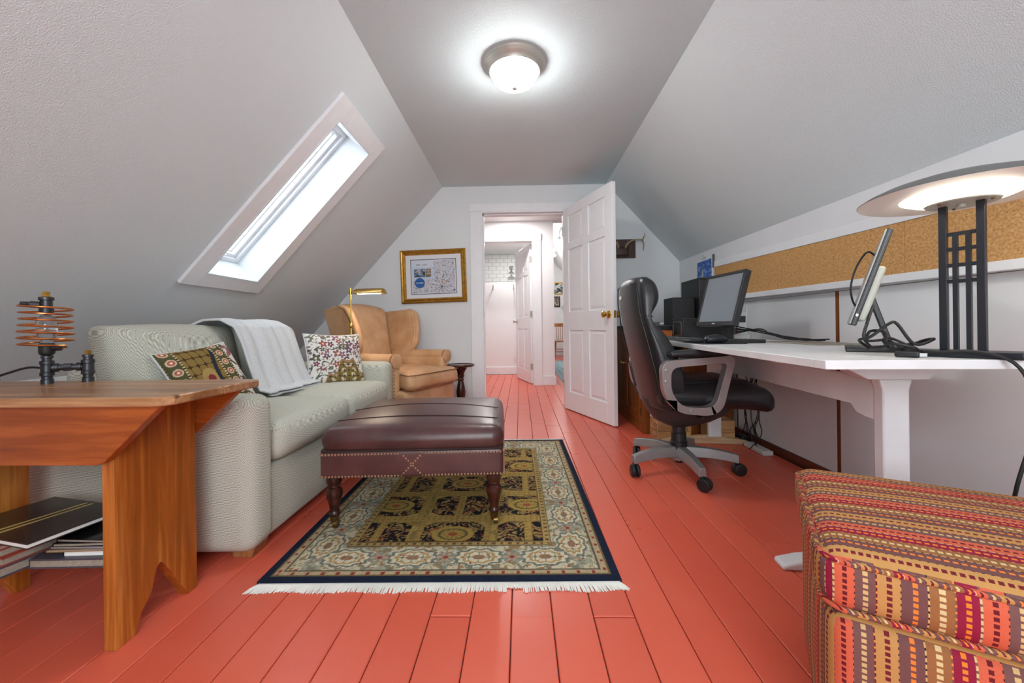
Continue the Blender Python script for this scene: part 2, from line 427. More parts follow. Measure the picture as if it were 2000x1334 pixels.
# floor: dark subfloor carrying painted boards laid along the room
fl = struct(MB().box(-2.4, 2.5, YF, 11.8, -.05, -.007).build('floor', 'floor_gap'))
PW = .1165
def plank_mesh(L, w_=PW-.0026):
    h = w_/2; e = .0022; t_ = .02
    vs = [(-h, 0, -t_), (h, 0, -t_), (h, L, -t_), (-h, L, -t_), (-h, 0, -e), (h, 0, -e), (h, L, -e), (-h, L, -e), (-h+e, e, 0), (h-e, e, 0), (h-e, L-e, 0), (-h+e, L-e, 0)]
    fs = [(0, 1, 5, 4), (1, 2, 6, 5), (2, 3, 7, 6), (3, 0, 4, 7), (4, 5, 9, 8), (5, 6, 10, 9), (6, 7, 11, 10), (7, 4, 8, 11), (8, 9, 10, 11)]
    me = bpy.data.meshes.new('plank'); me.from_pydata(vs, [], fs); me.materials.append(MATS['floor_paint']); return me
lengths = {}
def plank(x, y0, y1):
    L = round(y1-y0-.002, 2)
    if L not in lengths: lengths[L] = plank_mesh(L)
    o = bpy.data.objects.new('plank', lengths[L]); col.objects.link(o); o.parent = fl; o.location = (x, y0+.001, 0)
k = 0; x = -2.308
while x < 2.42:
    end = 4.2
    if -.95 < x < 1.9: end = 7.0
    if .5 < x < 1.9: end = 11.66
    if x > KR+.02: start = 4.25
    else: start = YF
    y = start-random.uniform(0, 1.2); butt = {-21: 1.135, 2: 1.128, 26: 1.135, -45: 1.30, 61: 1.66}.get(round(x*100), None)
    while y < end-.02:
        L = random.choice((1.3, 1.6, 1.9, 2.2, 2.6)); y1 = min(y+L, end)
        if end-y1 < .35: y1 = end
        if butt and abs(y1-butt) < 1.3: y1 = butt; butt = None
        plank(x, max(y, start), y1); y = y1
    x += PW
# back wall with the doorway
OX0, OX1, OZ = -.392, .461, 2.008
kz = lambda X_: CZ-1.1*(XL-X_)
wb = struct(MB().prism([(KL-.05, 0), (OX0, 0), (OX0, OZ), (OX1, OZ), (OX1, 0), (KR+.05, 0), (KR+.05, 1.43), (XR, CZ+.02), (XL, CZ+.02), (KL-.05, kz(KL-.05)+.02)], 'y', BW, BW+.12).build('wall_back', 'wall_paint', smooth=0))
b = MB().prism([(KL-.05, 0), (-.55, 0), (-.55, CZ+.02), (XL, CZ+.02), (KL-.05, kz(KL-.05)+.02)], 'y', YF-.12, YF)
b.prism([(.75, 0), (KR+.05, 0), (KR+.05, 1.43), (XR, CZ+.02), (.75, CZ+.02)], 'y', YF-.12, YF).box(-.55, .75, YF-.12, YF, 0, .62).box(-.55, .75, YF-.12, YF, 1.95, CZ+.02)
struct(b.build('wall_front', 'wall_paint', smooth=0))
w2 = sroot('window_2', (.1, YF-.06, .62))
MB().ring([(-.65, 0), (.65, 0), (.65, 1.33), (-.65, 1.33)], [(-.59, .06), (.59, .06), (.59, 1.27), (-.59, 1.27)], 'y', -.03, .03).build('window_frame', 'trim_white', w2, bevel=.004)
MB().box(-.015, .015, -.015, .015, .06, 1.27).build('mullion', 'trim_white', w2)
MB().box(-.59, .59, -.003, .003, .06, 1.27).build('pane', 'glass', w2)
struct(MB().box(KL-.08, KL, YF, BW+.12, 0, KLZ+.05).build('wall_left', 'wall_paint'))
struct(MB().box(XL-.03, XR+.03, YF-.1, BW+.12, CZ, CZ+.06).build('ceiling', 'ceiling_paint'))
# sloped ceilings; the left one is cut by the skylight
ES = Vector((-1, 0, -1.1)).normalized(); EN = Vector((1.1, 0, -1)).normalized(); O0 = Vector((XL, 0, CZ)); SL = math.hypot(1, 1.1)
def sl(s_, y, n_): return O0+ES*s_+Vector((0, y, 0))+EN*n_
def sbox(b, s0, s1, y0, y1, n0, n1):
    return b.obox(sl((s0+s1)/2, (y0+y1)/2, (n0+n1)/2), ES*(s1-s0)/2, Vector((0, (y1-y0)/2, 0)), EN*(n1-n0)/2)
S0, S1, Y0, Y1 = .230*SL, 1.012*SL, 2.222, 2.672
smax = (XL-KL+.06)*SL
b = MB()
for a in ((0, smax, YF-.1, Y0), (0, smax, Y1, BW+.12), (0, S0, Y0, Y1), (S1, smax, Y0, Y1)): sbox(b, *a, -.3, 0)
struct(b.build('ceiling_slope_left', 'slope_paint', smooth=0))
JZ0, JZ1 = 1.463, 1.385
vs = [(XR, YF-.1, CZ), (XR, BW+.1, CZ), (KR+.02, BW+.1, JZ0-.02), (KR+.02, YF-.1, JZ1-.02)]; th = Vector((.15, 0, .14))
struct(MB().add(vs+[Vector(q)+th for q in vs], [(0, 1, 2, 3), (7, 6, 5, 4), (0, 4, 5, 1), (1, 5, 6, 2), (2, 6, 7, 3), (3, 7, 4, 0)]).build('ceiling_slope_right', 'slope_paint', smooth=0))
# skylight
w1 = sroot('window_1')
b = MB(); c0, c1, d0, d1 = .157*SL, 1.069*SL, 2.117, 2.765
sbox(b, c0, c1, d0, Y0, 0, .02); sbox(b, c0, c1, Y1, d1, 0, .02); sbox(b, c0, S0, Y0, Y1, 0, .02); sbox(b, S1, c1, Y0, Y1, 0, .02)
b.build('casing', 'trim_white', w1, bevel=.002)
b = MB(); q = .012
sbox(b, S0, S1, Y0, Y0+q, -.272, .022); sbox(b, S0, S1, Y1-q, Y1, -.272, .022); sbox(b, S0, S0+q, Y0+q, Y1-q, -.272, .022); sbox(b, S1-q, S1, Y0+q, Y1-q, -.272, .022)
b.build('shaft_lining', 'shaft_white', w1)
def sframe(name, ins, wd, n0, n1, mat):
    b = MB(); a0, a1, e0, e1 = S0+ins, S1-ins, Y0+ins, Y1-ins
    sbox(b, a0, a1, e0, e0+wd, n0, n1); sbox(b, a0, a1, e1-wd, e1, n0, n1); sbox(b, a0, a0+wd, e0+wd, e1-wd, n0, n1); sbox(b, a1-wd, a1, e0+wd, e1-wd, n0, n1)
    return b.build(name, mat, w1, bevel=.003)
sframe('outer_frame', q, .028, -.27, -.165, 'vinyl'); sframe('sash', .038, .024, -.26, -.185, 'vinyl'); sframe('glazing_bead', .06, .010, -.255, -.215, 'vinyl')
b = MB(); sbox(b, S0+.065, S1-.065, Y0+.065, Y1-.065, -.238, -.232); b.build('pane', 'glass', w1)
b = MB(); sbox(b, S1-.062, S1-.045, 2.42, 2.46, -.186, -.165); sbox(b, S1-.06, S1-.05, 2.44, 2.52, -.17, -.160); b.build('sash_latch', 'vinyl', w1)
# right knee wall: brown backing behind white panels with open joints, a smooth upper band and a dark base strip
wr = struct(MB().box(KR+.006, KR+.09, YF, BW, 0, 1.47).build('wall_right', 'batten_wood'))
for a, c in ((YF, .12), (.145, 1.1), (1.125, 2.062), (2.088, 3.018), (3.046, BW)):
    MB().box(KR-.004, KR+.0055, a, c, .05, .985).build('panel', 'panel_white', wr, bevel=.0015)
for y in (.1325, 1.1125, 2.075, 3.032): MB().box(KR-.003, KR+.0055, y-.0115, y+.0115, .05, .985).build('batten', 'batten_wood', wr)
MB().box(KR-.005, KR+.0055, YF, BW, .987, 1.47).build('upper_board', 'panel_white', wr)
struct(MB().box(KR-.018, KR+.004, YF, BW, 0, .048).build('baseboard_right', 'base_wood', bevel=.002))
# door casing
t1 = sroot('trim_1', (0, BW, 0))
MB().box(OX0-.111, OX0, -.018, 0, 0, OZ).build('side_casing', 'trim_white', t1, bevel=.002)
MB().box(OX1, OX1+.111, -.018, 0, 0, OZ).build('side_casing', 'trim_white', t1, bevel=.002)
MB().box(OX0-.117, OX1+.117, -.022, 0, OZ, OZ+.078).build('head_casing', 'trim_white', t1, bevel=.002)
b = MB(); b.box(OX0, OX0+.014, -.018, .138, 0, OZ-.014); b.box(OX1-.014, OX1, -.018, .138, 0, OZ-.014); b.box(OX0, OX1, -.018, .138, OZ-.014, OZ); b.box(OX0+.014, OX0+.026, .04, .07, 0, OZ-.014); b.box(OX0+.014, OX1-.014, .04, .07, OZ-.026, OZ-.014)
b.build('jamb', 'trim_white', t1)
MB().box(OX0+.0145, OX0+.017, .0, .03, .93, 1.0).build('strike_plate', 'nickel', t1)
def six_panel_door(name, loc, rz, W, H, knobmat, knob_z=.92, mirror=1):
    d = sroot(name, loc, rz); T = .018; st = .105; cs = .1
    xs = [st, W/2-cs/2, W/2+cs/2, W-st]; zs = [.187, .80, .98, 1.60, 1.668, 1.935]; f = H/2.03; zs = [z*f for z in zs]
    b = MB()
    b.box(0, st, -T, T, .008, H); b.box(W-st, W, -T, T, .008, H); [b.box(xs[1], xs[2], -T, T, za, zb_) for za, zb_ in ((zs[0], zs[1]), (zs[2], zs[3]), (zs[4], zs[5]))]
    for z0, z1 in ((.008, zs[0]), (zs[1], zs[2]), (zs[3], zs[4]), (zs[5], H)): b.box(st, W-st, -T, T, z0, z1)
    b.build('door_frame', 'door_white', d, bevel=.0025)
    for zi in (0, 2, 4):
        for xi in (0, 2):
            x0, x1, z0, z1 = xs[xi], xs[xi+1], zs[zi], zs[zi+1]; vs = []
            for sg in (-1, 1):
                for g, yy in ((0, .007), (.012, .007), (.035, .014)):
                    vs += [(x0+g, sg*yy, z0+g), (x1-g, sg*yy, z0+g), (x1-g, sg*yy, z1-g), (x0+g, sg*yy, z1-g)]
            fs = []
            for o_ in (0, 12):
                for l_ in (0, 4):
                    for i in range(4): fs.append((o_+l_+i, o_+l_+(i+1) % 4, o_+l_+4+(i+1) % 4, o_+l_+4+i))
                fs.append((o_+8, o_+9, o_+10, o_+11))
            for i in range(4): fs.append((i, (i+1) % 4, 12+(i+1) % 4, 12+i))
            MB().add(vs, fs).build('panel', 'door_white', d, smooth=0)
    kb = MB()
    for sg in (-1, 1):
        kb.lathe([(.001, T), (.032, T), (.033, T+.004), (.028, T+.008), (.012, T+.011), (.011, T+.03), (.02, T+.036), (.0275, T+.046), (.027, T+.056), (.018, T+.064), (.001, T+.066)], 20, (W-.062, 0, knob_z), (0, sg, 0))
    kn = kb.build('door_knob', knobmat, d)
    MB().box(W-.0005, W+.0015, -.012, .012, knob_z-.03, knob_z+.03).build('latch_plate', knobmat, d)
    for z in (.25, H/2, H-.22):
        MB().cyl((-.004, -T*mirror, z-.045), (-.004, -T*mirror, z+.045), .007).box(-.003, .0, -T, T, z-.045, z+.045).build('hinge', 'nickel', d)
    return d
six_panel_door('door_1', (.452, 4.035, 0), math.atan2(-.777, .315), .838, 2.0, 'brass')
# ---- landing, bathroom and far room beyond the doorway ----
HB = 5.67
ha = MB().prism([(-1.6, 0), (-.62, 0), (-.62, 2.06), (.186, 2.06), (.186, 0), (.478, 0), (.478, 2.33), (-1.6, 2.33)], 'y', HB, HB+.12).build('wall_landing', 'hall_wall', smooth=0); struct(ha)
struct(MB().box(-1.66, -1.6, BW+.12, HB+.12, 0, 2.33).build('wall_landing_left', 'hall_wall'))
struct(MB().box(2.5, 2.56, BW+.12, 11.8, 0, 3.05).build('wall_landing_right', 'hall_wall'))
struct(MB().box(-1.7, 2.55, BW+.1, HB+.14, 2.33, 2.4).build('ceiling_landing', 'hall_wall'))
struct(MB().box(KR+.05, 2.55, BW+.06, BW+.12, 0, 2.4).build('wall_landing_front', 'hall_wall'))
t2 = sroot('trim_2', (0, HB, 0))
MB().box(.186, .298, -.016, 0, 0, 2.06).build('side_casing', 'trim_white', t2, bevel=.002); MB().box(-.732, -.62, -.016, 0, 0, 2.06).build('side_casing', 'trim_white', t2, bevel=.002)
MB().box(-.738, .304, -.02, 0, 2.06, 2.15).build('head_casing', 'trim_white', t2, bevel=.002)
b = MB(); b.box(.172, .186, -.016, .13, 0, 2.06); b.box(-.62, -.606, -.016, .13, 0, 2.06); b.box(-.606, .172, -.016, .13, 2.046, 2.06); b.build('jamb', 'trim_white', t2)
struct(MB().box(.298, .494, HB-.014, HB, 0, .13).build('baseboard_landing', 'trim_white', bevel=.002))
six_panel_door('door_2', (.158, HB+.13, 0), R(106.5), .76, 2.03, 'nickel', mirror=-1)
# bathroom
struct(MB().box(-1.3, -1.24, HB+.12, 7.96, 0, 2.3).build('wall_bath_left', 'hall_wall')); struct(MB().box(.42, .478, HB+.12, 7.96, 0, 2.3).build('wall_bath_right', 'hall_wall'))
struct(MB().box(-1.3, .478, HB+.12, 7.96, 2.27, 2.33).build('ceiling_bath', 'hall_wall'))
struct(MB().box(-1.24, .42, 7.03, 7.10, 0, 1.62).build('wall_bath_partition', 'hall_wall'))
struct(MB().box(-1.24, .42, 7.015, 7.03, 0, .13).build('baseboard_bath', 'trim_white', bevel=.003))
wt = struct(MB().box(-1.24, .42, 7.906, 7.96, 0, 2.27).build('wall_bath_tiled', 'grout'))
tm = bpy.data.meshes.new('tile'); e = .004; W2, H2 = .0735, .0365
tm.from_pydata([(-W2, .006, -H2), (W2, .006, -H2), (W2, .006, H2), (-W2, .006, H2), (-W2, .002, -H2), (W2, .002, -H2), (W2, .002, H2), (-W2, .002, H2), (-W2+e, 0, -H2+e), (W2-e, 0, -H2+e), (W2-e, 0, H2-e), (-W2+e, 0, H2-e)], [], [(0, 1, 5, 4), (1, 2, 6, 5), (2, 3, 7, 6), (3, 0, 4, 7), (4, 5, 9, 8), (5, 6, 10, 9), (6, 7, 11, 10), (7, 4, 8, 11), (8, 9, 10, 11)]); tm.materials.append(MATS['tile_white'])
for r in range(10):
    for c in range(10):
        o = bpy.data.objects.new('tile', tm); col.objects.link(o); o.parent = wt; o.location = (-1.08+.152*c+(.076 if r % 2 else 0), 7.899, 2.23-.0765*r)
# far room
far = struct(MB().box(.4, 2.56, 11.7, 11.8, 0, 3.05).build('wall_far', 'hall_wall'))
struct(MB().box(.42, .478, 7.96, 11.8, 0, 3.05).build('wall_far_left', 'hall_wall'))
struct(MB().box(.42, 2.56, HB+.12, 11.8, 3.0, 3.06).build('ceiling_far', 'hall_wall'))
struct(MB().box(.42, 2.56, HB+.005, HB+.12, 2.37, 3.05).build('wall_far_header', 'hall_wall'))
vs = [(.74, 5.8, 3.03), (.74, 11.7, 3.03), (2.52, 11.7, .93), (2.52, 5.8, .93)]; th = Vector((.08, 0, .07))
struct(MB().add(vs+[Vector(q)+th for q in vs], [(0, 1, 2, 3), (7, 6, 5, 4), (0, 4, 5, 1), (1, 5, 6, 2), (2, 6, 7, 3), (3, 7, 4, 0)]).build('ceiling_slope_far', 'hall_wall', smooth=0))
struct(MB().box(.48, 2.5, 11.685, 11.7, 0, .12).build('baseboard_far', 'trim_white'))

# =================== lights ===================
def ceiling_light():
    t = thing('ceiling_light', 'flush round ceiling light with brushed nickel rim and white glass bowl', 'ceiling light', (-.017, 2.19, CZ))
    MB().lathe([(.02, 0), (.168, 0), (.170, -.006), (.164, -.014), (.166, -.02), (.160, -.028), (.150, -.036), (.142, -.046), (.138, -.054), (.13, -.056), (.13, -.03), (.02, -.03)], 48).build('rim', 'nickel', t)
    MB().lathe([(.129, -.045), (.127, -.062), (.119, -.082), (.102, -.104), (.076, -.121), (.045, -.131), (.001, -.134)], 40).build('glass_bowl', 'lamp_glass', t)
    MB().lathe([(.001, -.131), (.014, -.133), (.015, -.14), (.009, -.146), (.001, -.148)], 16).build('finial', 'nickel', t)
ceiling_light()
def downlight(label, loc):
    t = thing('recessed_light', label, 'ceiling light', loc)
    MB().lathe([(.055, 0), (.072, 0), (.072, -.004), (.055, -.003)], 28).build('trim_ring', 'trim_white', t)
    MB().lathe([(.001, -.001), (.055, -.001), (.055, -.002), (.001, -.0022)], 28).build('lens', 'downlight', t)
downlight('round recessed light in the landing ceiling just inside the doorway', (-.11, 5.25, 2.33))
downlight('round recessed light in the bathroom ceiling above the tiles', (-.15, 6.86, 2.27))
# track light in the far room
t = thing('track_light', 'track of small white spotlights on the far room ceiling', 'track light', (.845, 9.7, 2.875))
MB().box(-.015, .015, -1.5, 1.5, -.03, 0).build('track', 'light_plastic', t)
for i, y in enumerate((-1.2, -.6, 0, .6, 1.15)):
    s = (-1, 1)[i % 2]
    sp_ = MB().cyl((0, y, -.03), (0, y, -.13), .008).lathe([(.012, -.03), (.035, -.01), (.042, .04), (.045, .09), (.035, .09)], 16, (.0, y, -.16), (s*.5, -.5, -.6)).build('spotlight', 'light_plastic', t)
    MB().sphere((s*.035, y-.035, -.21), .043, 12).build('spot_bulb', 'spot_glow', sp_)
# the light those fixtures throw, at the fixtures themselves
for nm, loc, wts in (('landing_downlight', (-.11, 5.25, 2.322), 11), ('bath_downlight', (-.15, 6.86, 2.262), 11)):
    o = area_light(nm, loc, (0, 0, 0), .11, .11, wts*HALL_W, (1, .98, .96)); o.data.shape = 'DISK'
d = bpy.data.lights.new('track_glow', 'POINT'); d.energy = 24*HALL_W; d.shadow_soft_size = .12; o = bpy.data.objects.new('track_glow', d); col.objects.link(o); o.location = (.80, 9.4, 2.6)
# brass pharmacy floor lamp
def floor_lamp():
    t = thing('floor_lamp', 'slim brass pharmacy floor lamp with a half-cylinder shade, between sofa and wing chair', 'floor lamp', (-1.285, 3.0, 0))
    MB().lathe([(.001, 0), (.12, 0), (.122, .008), (.115, .016), (.03, .022), (.012, .035), (.001, .036)], 32).build('base', 'brass_satin', t)
    MB().cyl((0, 0, .03), (0, 0, .845), .0085).lathe([(.009, .83), (.013, .838), (.014, .85), (.011, .862), (.007, .868)], 16).cyl((0, 0, .86), (0, 0, 1.10), .0055).build('pole', 'brass', t)
    MB().cyl((0, 0, 1.085), (0, 0, 1.135), .011).cyl((0, 0, 1.112), (.05, -.01, 1.113), .006).cyl((0, 0, 1.112), (-.018, 0, 1.112), .008).build('joint', 'brass', t)
    # half-barrel shade, open below
    b = MB(); N = 14; x0, x1 = .035, .275; prof = []
    for i in range(N+1):
        a = math.pi*i/N; prof.append((math.cos(a)*.045, math.sin(a)*.042))
    xs = [x0, x0+.006, x0+.02, x1-.05, x1-.02, x1-.006, x1]; ks = [.72, .9, 1, 1, .98, .9, .7]
    vs = [(x, p[0]*k, 1.087+p[1]*k) for x, k in zip(xs, ks) for p in prof]; n = N+1
    fs = [(i*n+j, i*n+j+1, (i+1)*n+j+1, (i+1)*n+j) for i in range(len(xs)-1) for j in range(N)]+[tuple(range(n)), tuple(range((len(xs)-1)*n, len(xs)*n))]
    sh = b.add(vs, fs).build('lamp_shade', 'brass_satin', t, rot=(0, 0, R(-8))); sm = sh.modifiers.new('thick', 'SOLIDIFY'); sm.thickness = .002
    MB().tube([(.06, 0, 1.098), (.24, 0, 1.098)], .012, 12).build('bulb', 'bulb', t, rot=(0, 0, R(-8)))
floor_lamp()
# desk lamp with a mushroom shade over a slatted black stand
DZ = .725
def desk_lamp():
    t = thing('desk_lamp', 'large table lamp with mushroom shade on a black lattice stand', 'lamp', (1.205, 1.115, DZ), R(-63))
    MB().box(-.115, .115, -.05, .05, 0, .018).build('base', 'lamp_black', t, bevel=.002)
    for x in (-.036, .036): MB().box(x-.008, x+.008, -.008, .008, .018, .42).build('post', 'lamp_black', t, bevel=.001)
    for x in (-.0125, .0125): MB().box(x-.0048, x+.0048, -.006, .006, .018, .338).build('slat', 'lamp_black', t)
    for z in (.208, .252, .296, .338): MB().box(-.03, .03, -.0045, .0045, z-.005, z+.005).build('rail', 'lamp_black', t)
    H = .42
    Lz = lambda prof: [(r*.76, H+(z-H)*.66) for r, z in prof]
    MB().lathe(Lz([(.001, H-.004), (.092, H-.004), (.096, H), (.09, H+.005), (.001, H+.005)]), 40).cyl((0, 0, H-.012), (0, 0, H-.003), .009).build('collar_plate', 'cream_plastic', t)
    MB().lathe(Lz([(.094, H+.004), (.125, H+.012), (.16, H+.03), (.182, H+.052), (.176, H+.054), (.15, H+.034), (.1, H+.012), (.094, H+.006)]), 48).build('glass_bowl', 'desk_glass', t)
    top = [(.285, H+.034), (.262, H+.052), (.22, H+.074), (.16, H+.094), (.09, H+.107), (.001, H+.112)]
    MB().lathe(Lz([(.284, H+.032), (.26, H+.05), (.218, H+.072), (.158, H+.092), (.09, H+.104), (.001, H+.109)]), 64).build('shade_lining', 'shade_inner', t)
    MB().lathe(Lz(top), 64).build('shade', 'shade_grey', t)
    MB().cyl((0, 0, H+.005), (0, 0, H+.07), .005).build('stem', 'chrome', t)
    MB().lathe(Lz([(.001, H+.109), (.012, H+.11), (.018, H+.118), (.016, H+.13), (.009, H+.138), (.001, H+.139)]), 16).build('finial', 'black_plastic', t)
    for a in range(3): MB().sphere((.057*math.cos(a*2.1), .057*math.sin(a*2.1), H-.003), .004, 8).build('screw', 'old_brass', t)
    MB().sphere((0, 0, H+.035), .02, 14).build('bulb', 'bulb', t)
desk_lamp()

# =================== sofa and what lies on it ===================
SXF, SXB, SY0, SY1 = -.945, -1.80, 1.372, 2.945
def sofa():
    t = thing('sofa', 'light grey-green two-seat sofa with square arms along the sloped wall', 'sofa', (SXF, SY0, 0))
    D, L = SXF-SXB, SY1-SY0
    MB().soft((-D/2, L/2, .17), (D-.04, L-.25, .27), .02).build('base', 'sofa_fabric', t)
    MB().soft((-D/2, .0725, .308), (D, .145, .555), .05, (0, .004, .006)).build('arm', 'sofa_fabric', t)
    MB().soft((-D/2, L-.0725, .308), (D, .145, .555), .05, (0, .004, .006)).build('arm', 'sofa_fabric', t)
    MB().soft((-D+.085, L/2, .37), (.16, L-.28, .66), .05).build('back_frame', 'sofa_fabric', t)
    l2 = (L-.29)/2
    for i in range(2):
        y = .145+l2*(i+.5)
        sc = MB().soft((-.3+.0, y, .385), (.63, l2-.004, .155), .055, (.012, .0, .022), 8).build('seat_cushion', 'sofa_fabric', t)
        MB().tube([(p[0], p[1], .385+.05) for p in rrect(-.3-.30, -.3+.305, y-l2/2+.006, y+l2/2-.006, .05)], .0035, 6, True).build('piping', 'sofa_fabric', sc)
    # three back cushions, leaning on the frame
    for y, w_, rz, lean, zt in ((.475, .69, R(1), .22, .605), (1.11, .58, R(-1), .22, .60)):
        def fn(x, yy, z, lean=lean, w_=w_):
            e = (abs(yy)/(w_/2))**5*(abs(z)/.22)**5; q = (abs(yy)/(w_/2))**3*.45
            x = x*(1-q)
            return (x-lean*(z), yy*(1+.035*e), z*(1+.05*e))
        c = MB().soft((0, 0, 0), (.18, w_, .42), .045, (.055, .008, .02), 9, fn).build('back_cushion', 'sofa_fabric', t, loc=(-.655, y, .628), rot=(0, 0, rz))
    for x, y in ((-.07, .09), (-D+.08, .09), (-.07, L-.09), (-D+.08, L-.09)):
        MB().prism([(-.035, 0), (.035, 0), (.045, .036), (-.045, .036)], 'y', y-.04, y+.04).build('foot', 'sofa_foot', t, loc=(x, 0, 0), bevel=.002)
    return t
sofa()
def pillow_fn(w_, h_, th, side):
    def f(U, V):
        a = 2*U-1; b = 2*V-1
        x = a*w_/2*(1-.07*(1-np.abs(b)**2)*np.abs(a)); z = b*h_/2*(1-.07*(1-np.abs(a)**2)*np.abs(b))
        y = side*th/2*np.clip((1-a**4)*(1-b**4), 0, 1)**.55
        return x, y, z
    return f
def floral_white(U, V):
    c = np.ones(U.shape+(3,))*np.array((222, 218, 210)); x = U*.44; y = V*.44
    wx = x+.02*np.sin(y*38); wy = y+.02*np.cos(x*34)
    stem = np.abs(np.sin(wx*34+np.sin(wy*20)*1.6)*np.cos(wy*26)-.1) < .09; c = lay(c, stem, (92, 92, 84))
    c = lay(c, (vnoise(x+2, y+5, 62) > .7), (118, 120, 106)); c = lay(c, (vnoise(x+7, y+1, 80) > .82), (150, 92, 104))
    r0 = np.random.RandomState(3)
    for k in range(26):
        cx, cy, s = r0.uniform(.02, .42), r0.uniform(.16, .42), r0.uniform(.016, .032); dx, dy = x-cx, y-cy; d = np.hypot(dx, dy); a = np.arctan2(dy, dx)
        pet = d < s*(1+.32*np.cos(5*a+k)); cc = [(128, 60, 96), (150, 96, 122), (96, 96, 88), (168, 92, 84), (110, 76, 104)][k % 5]
        c = lay(c, d < s*1.42, (222, 218, 210)); c = lay(c, pet, (66, 46, 60)); c = lay(c, d < s*.86*(1+.32*np.cos(5*a+k)), cc); c = lay(c, d < s*.3, (220, 205, 170))
    # ogee arch of olive and gold low on the right
    ax = np.abs(x-.29); arch = .215-ax*1.1-.03*np.cos(ax*60); m = y < arch
    c = lay(c, y < arch+.018, (164, 128, 92)); c = lay(c, m, (128, 112, 66)); orn = np.sin(ax*85+np.sin(y*60)*1.4)*np.cos(y*80) > .35
    c = lay(c, m & orn, (214, 198, 170)); c = lay(c, m & (np.abs(np.sin(ax*85)*np.cos(y*70)) < .1), (70, 52, 50)); top = (np.hypot((x-.27)/1.9, y-.315) < .022); c = lay(c, top, (104, 102, 88)); c = lay(c, np.hypot((x-.27)/1.9, y-.315) < .012, (190, 180, 160)); c = lay(c, np.hypot(x-.27, y-.315) < .008, (90, 50, 70))
    return c
def floral_brown(U, V):
    x = U*.42; y = V*.42; c = np.ones(U.shape+(3,))*np.array((214, 206, 194)); wx = x+.02*np.sin(y*30); wy = y+.02*np.cos(x*30)
    st = np.abs(np.sin(wx*40+np.sin(wy*26)*1.8)*np.cos(wy*30)) < .12; c = lay(c, st, (78, 74, 70))
    c = lay(c, vnoise(x, y, 60) > .72, (150, 96, 100))
    m = x < .26; c = lay(c, m, (136, 112, 62)); c = lay(c, m & (np.abs(np.sin(x*70)*np.cos(y*60)) < .13), (74, 52, 40)); c = lay(c, m & (np.hypot(x-.17, (y-.2)*.8) < .05), (168, 140, 86)); c = lay(c, m & (np.hypot(x-.17, y-.2) < .022), (128, 50, 56))
    c = lay(c, (np.abs(x-.26+.04*np.cos((y-.2)*9)) < .012), (48, 50, 58))
    for xb in (.03, .30):
        b = np.abs(x-xb) < .03; c = lay(c, b, (86, 84, 56)); d = np.hypot(x-xb, (y % .062)-.031); c = lay(c, b & (d < .021), (212, 190, 160)); c = lay(c, b & (d < .015), (176, 96, 84)); c = lay(c, b & (d < .006), (230, 215, 180)); e = np.abs(np.abs(x-xb)-.034) < .006; c = lay(c, e, (196, 180, 140)); c = lay(c, e & ((y % .016) < .007), (60, 40, 34))
    return c
def pillow(label, loc, rot, colfn, w_, h_, th):
    t = thing('throw_pillow', label, 'pillow', loc); t.rotation_euler = rot
    grid_mesh('front_panel', pillow_fn(w_, h_, th, -1), 150, 150, 'pillow_cloth', colfn, t)
    grid_mesh('back_panel', pillow_fn(w_, h_, th, 1), 20, 20, 'throw_cloth', None, t)
    a = np.linspace(0, 1, 24)[:-1]; e = [(s_, 0) for s_ in a]+[(1, s_) for s_ in a]+[(1-s_, 1) for s_ in a]+[(0, 1-s_) for s_ in a]
    f = pillow_fn(w_, h_, th, 1); pts = [tuple(float(q) for q in f(np.float64(u), np.float64(v))) for u, v in e]
    MB().tube(pts, .004, 6, True).build('piping', 'throw_cloth', t)
pillow('square floral cushion with purple flowers and a gold arch, against the far sofa arm', (-1.243, 2.645, .617), (R(-20), R(2), R(47)), floral_white, .37, .37, .12)
pillow('brown and cream patterned cushion with a flower border, at the near end of the sofa', (-1.395, 1.76, .60), (R(-30), R(-7), R(80)), floral_brown, .33, .34, .11)
# knitted throw over the sofa back
def throw_fn(U, V):
    # V along the fall (behind -> over -> down the front), U across
    yv = 1.98+.50*U
    path = [(-1.775, .62), (-1.765, .74), (-1.72, .83), (-1.64, .865), (-1.56, .868), (-1.49, .83), (-1.452, .75), (-1.425, .66), (-1.395, .57), (-1.36, .50), (-1.30, .487)]
    p = np.array(path); tt = np.linspace(0, 1, len(path)); x = np.interp(V, tt, p[:, 0]); z = np.interp(V, tt, p[:, 1])
    z = z-.05*np.clip(V-.55, 0, 1)*(1-U)*0+0
    fold = .009*np.sin(U*15+V*2)+.006*np.sin(U*33+V*5)
    x = x+fold*np.clip(V*2, 0, 1)+.012; z = z+.006*np.sin(U*11)*(1-V)+.006
    x = x+.02*V*np.sin(U*3.0); yv = yv-.10*np.clip(V-.35, 0, 1)*(1-2*U)*.3+.06*V
    return x, yv, z
th = grid_mesh('throw_blanket', throw_fn, 60, 60, 'throw_cloth', None, None, .012); tag(th, 'pale grey knitted throw blanket folded over the sofa back', 'blanket')
th.modifiers.new('sub', 'SUBSURF').levels = 1
def throw2(U, V):
    x, y, z = throw_fn(U, V); return x-.012, y-.0+(.03-.06*U), z+.012-.05*V*0
fr = MB()
for i in range(70):
    u = i/69; p = throw_fn(np.float64(u), np.float64(1.0)); p = [float(q) for q in p]; fr.tube([(p[0]-.012, p[1], p[2]-.004), (p[0]+.012, p[1]+random.uniform(-.006, .006), p[2]-.009)], .0016, 4)
fr.build('fringe', 'throw_cloth', th, kind='stuff')

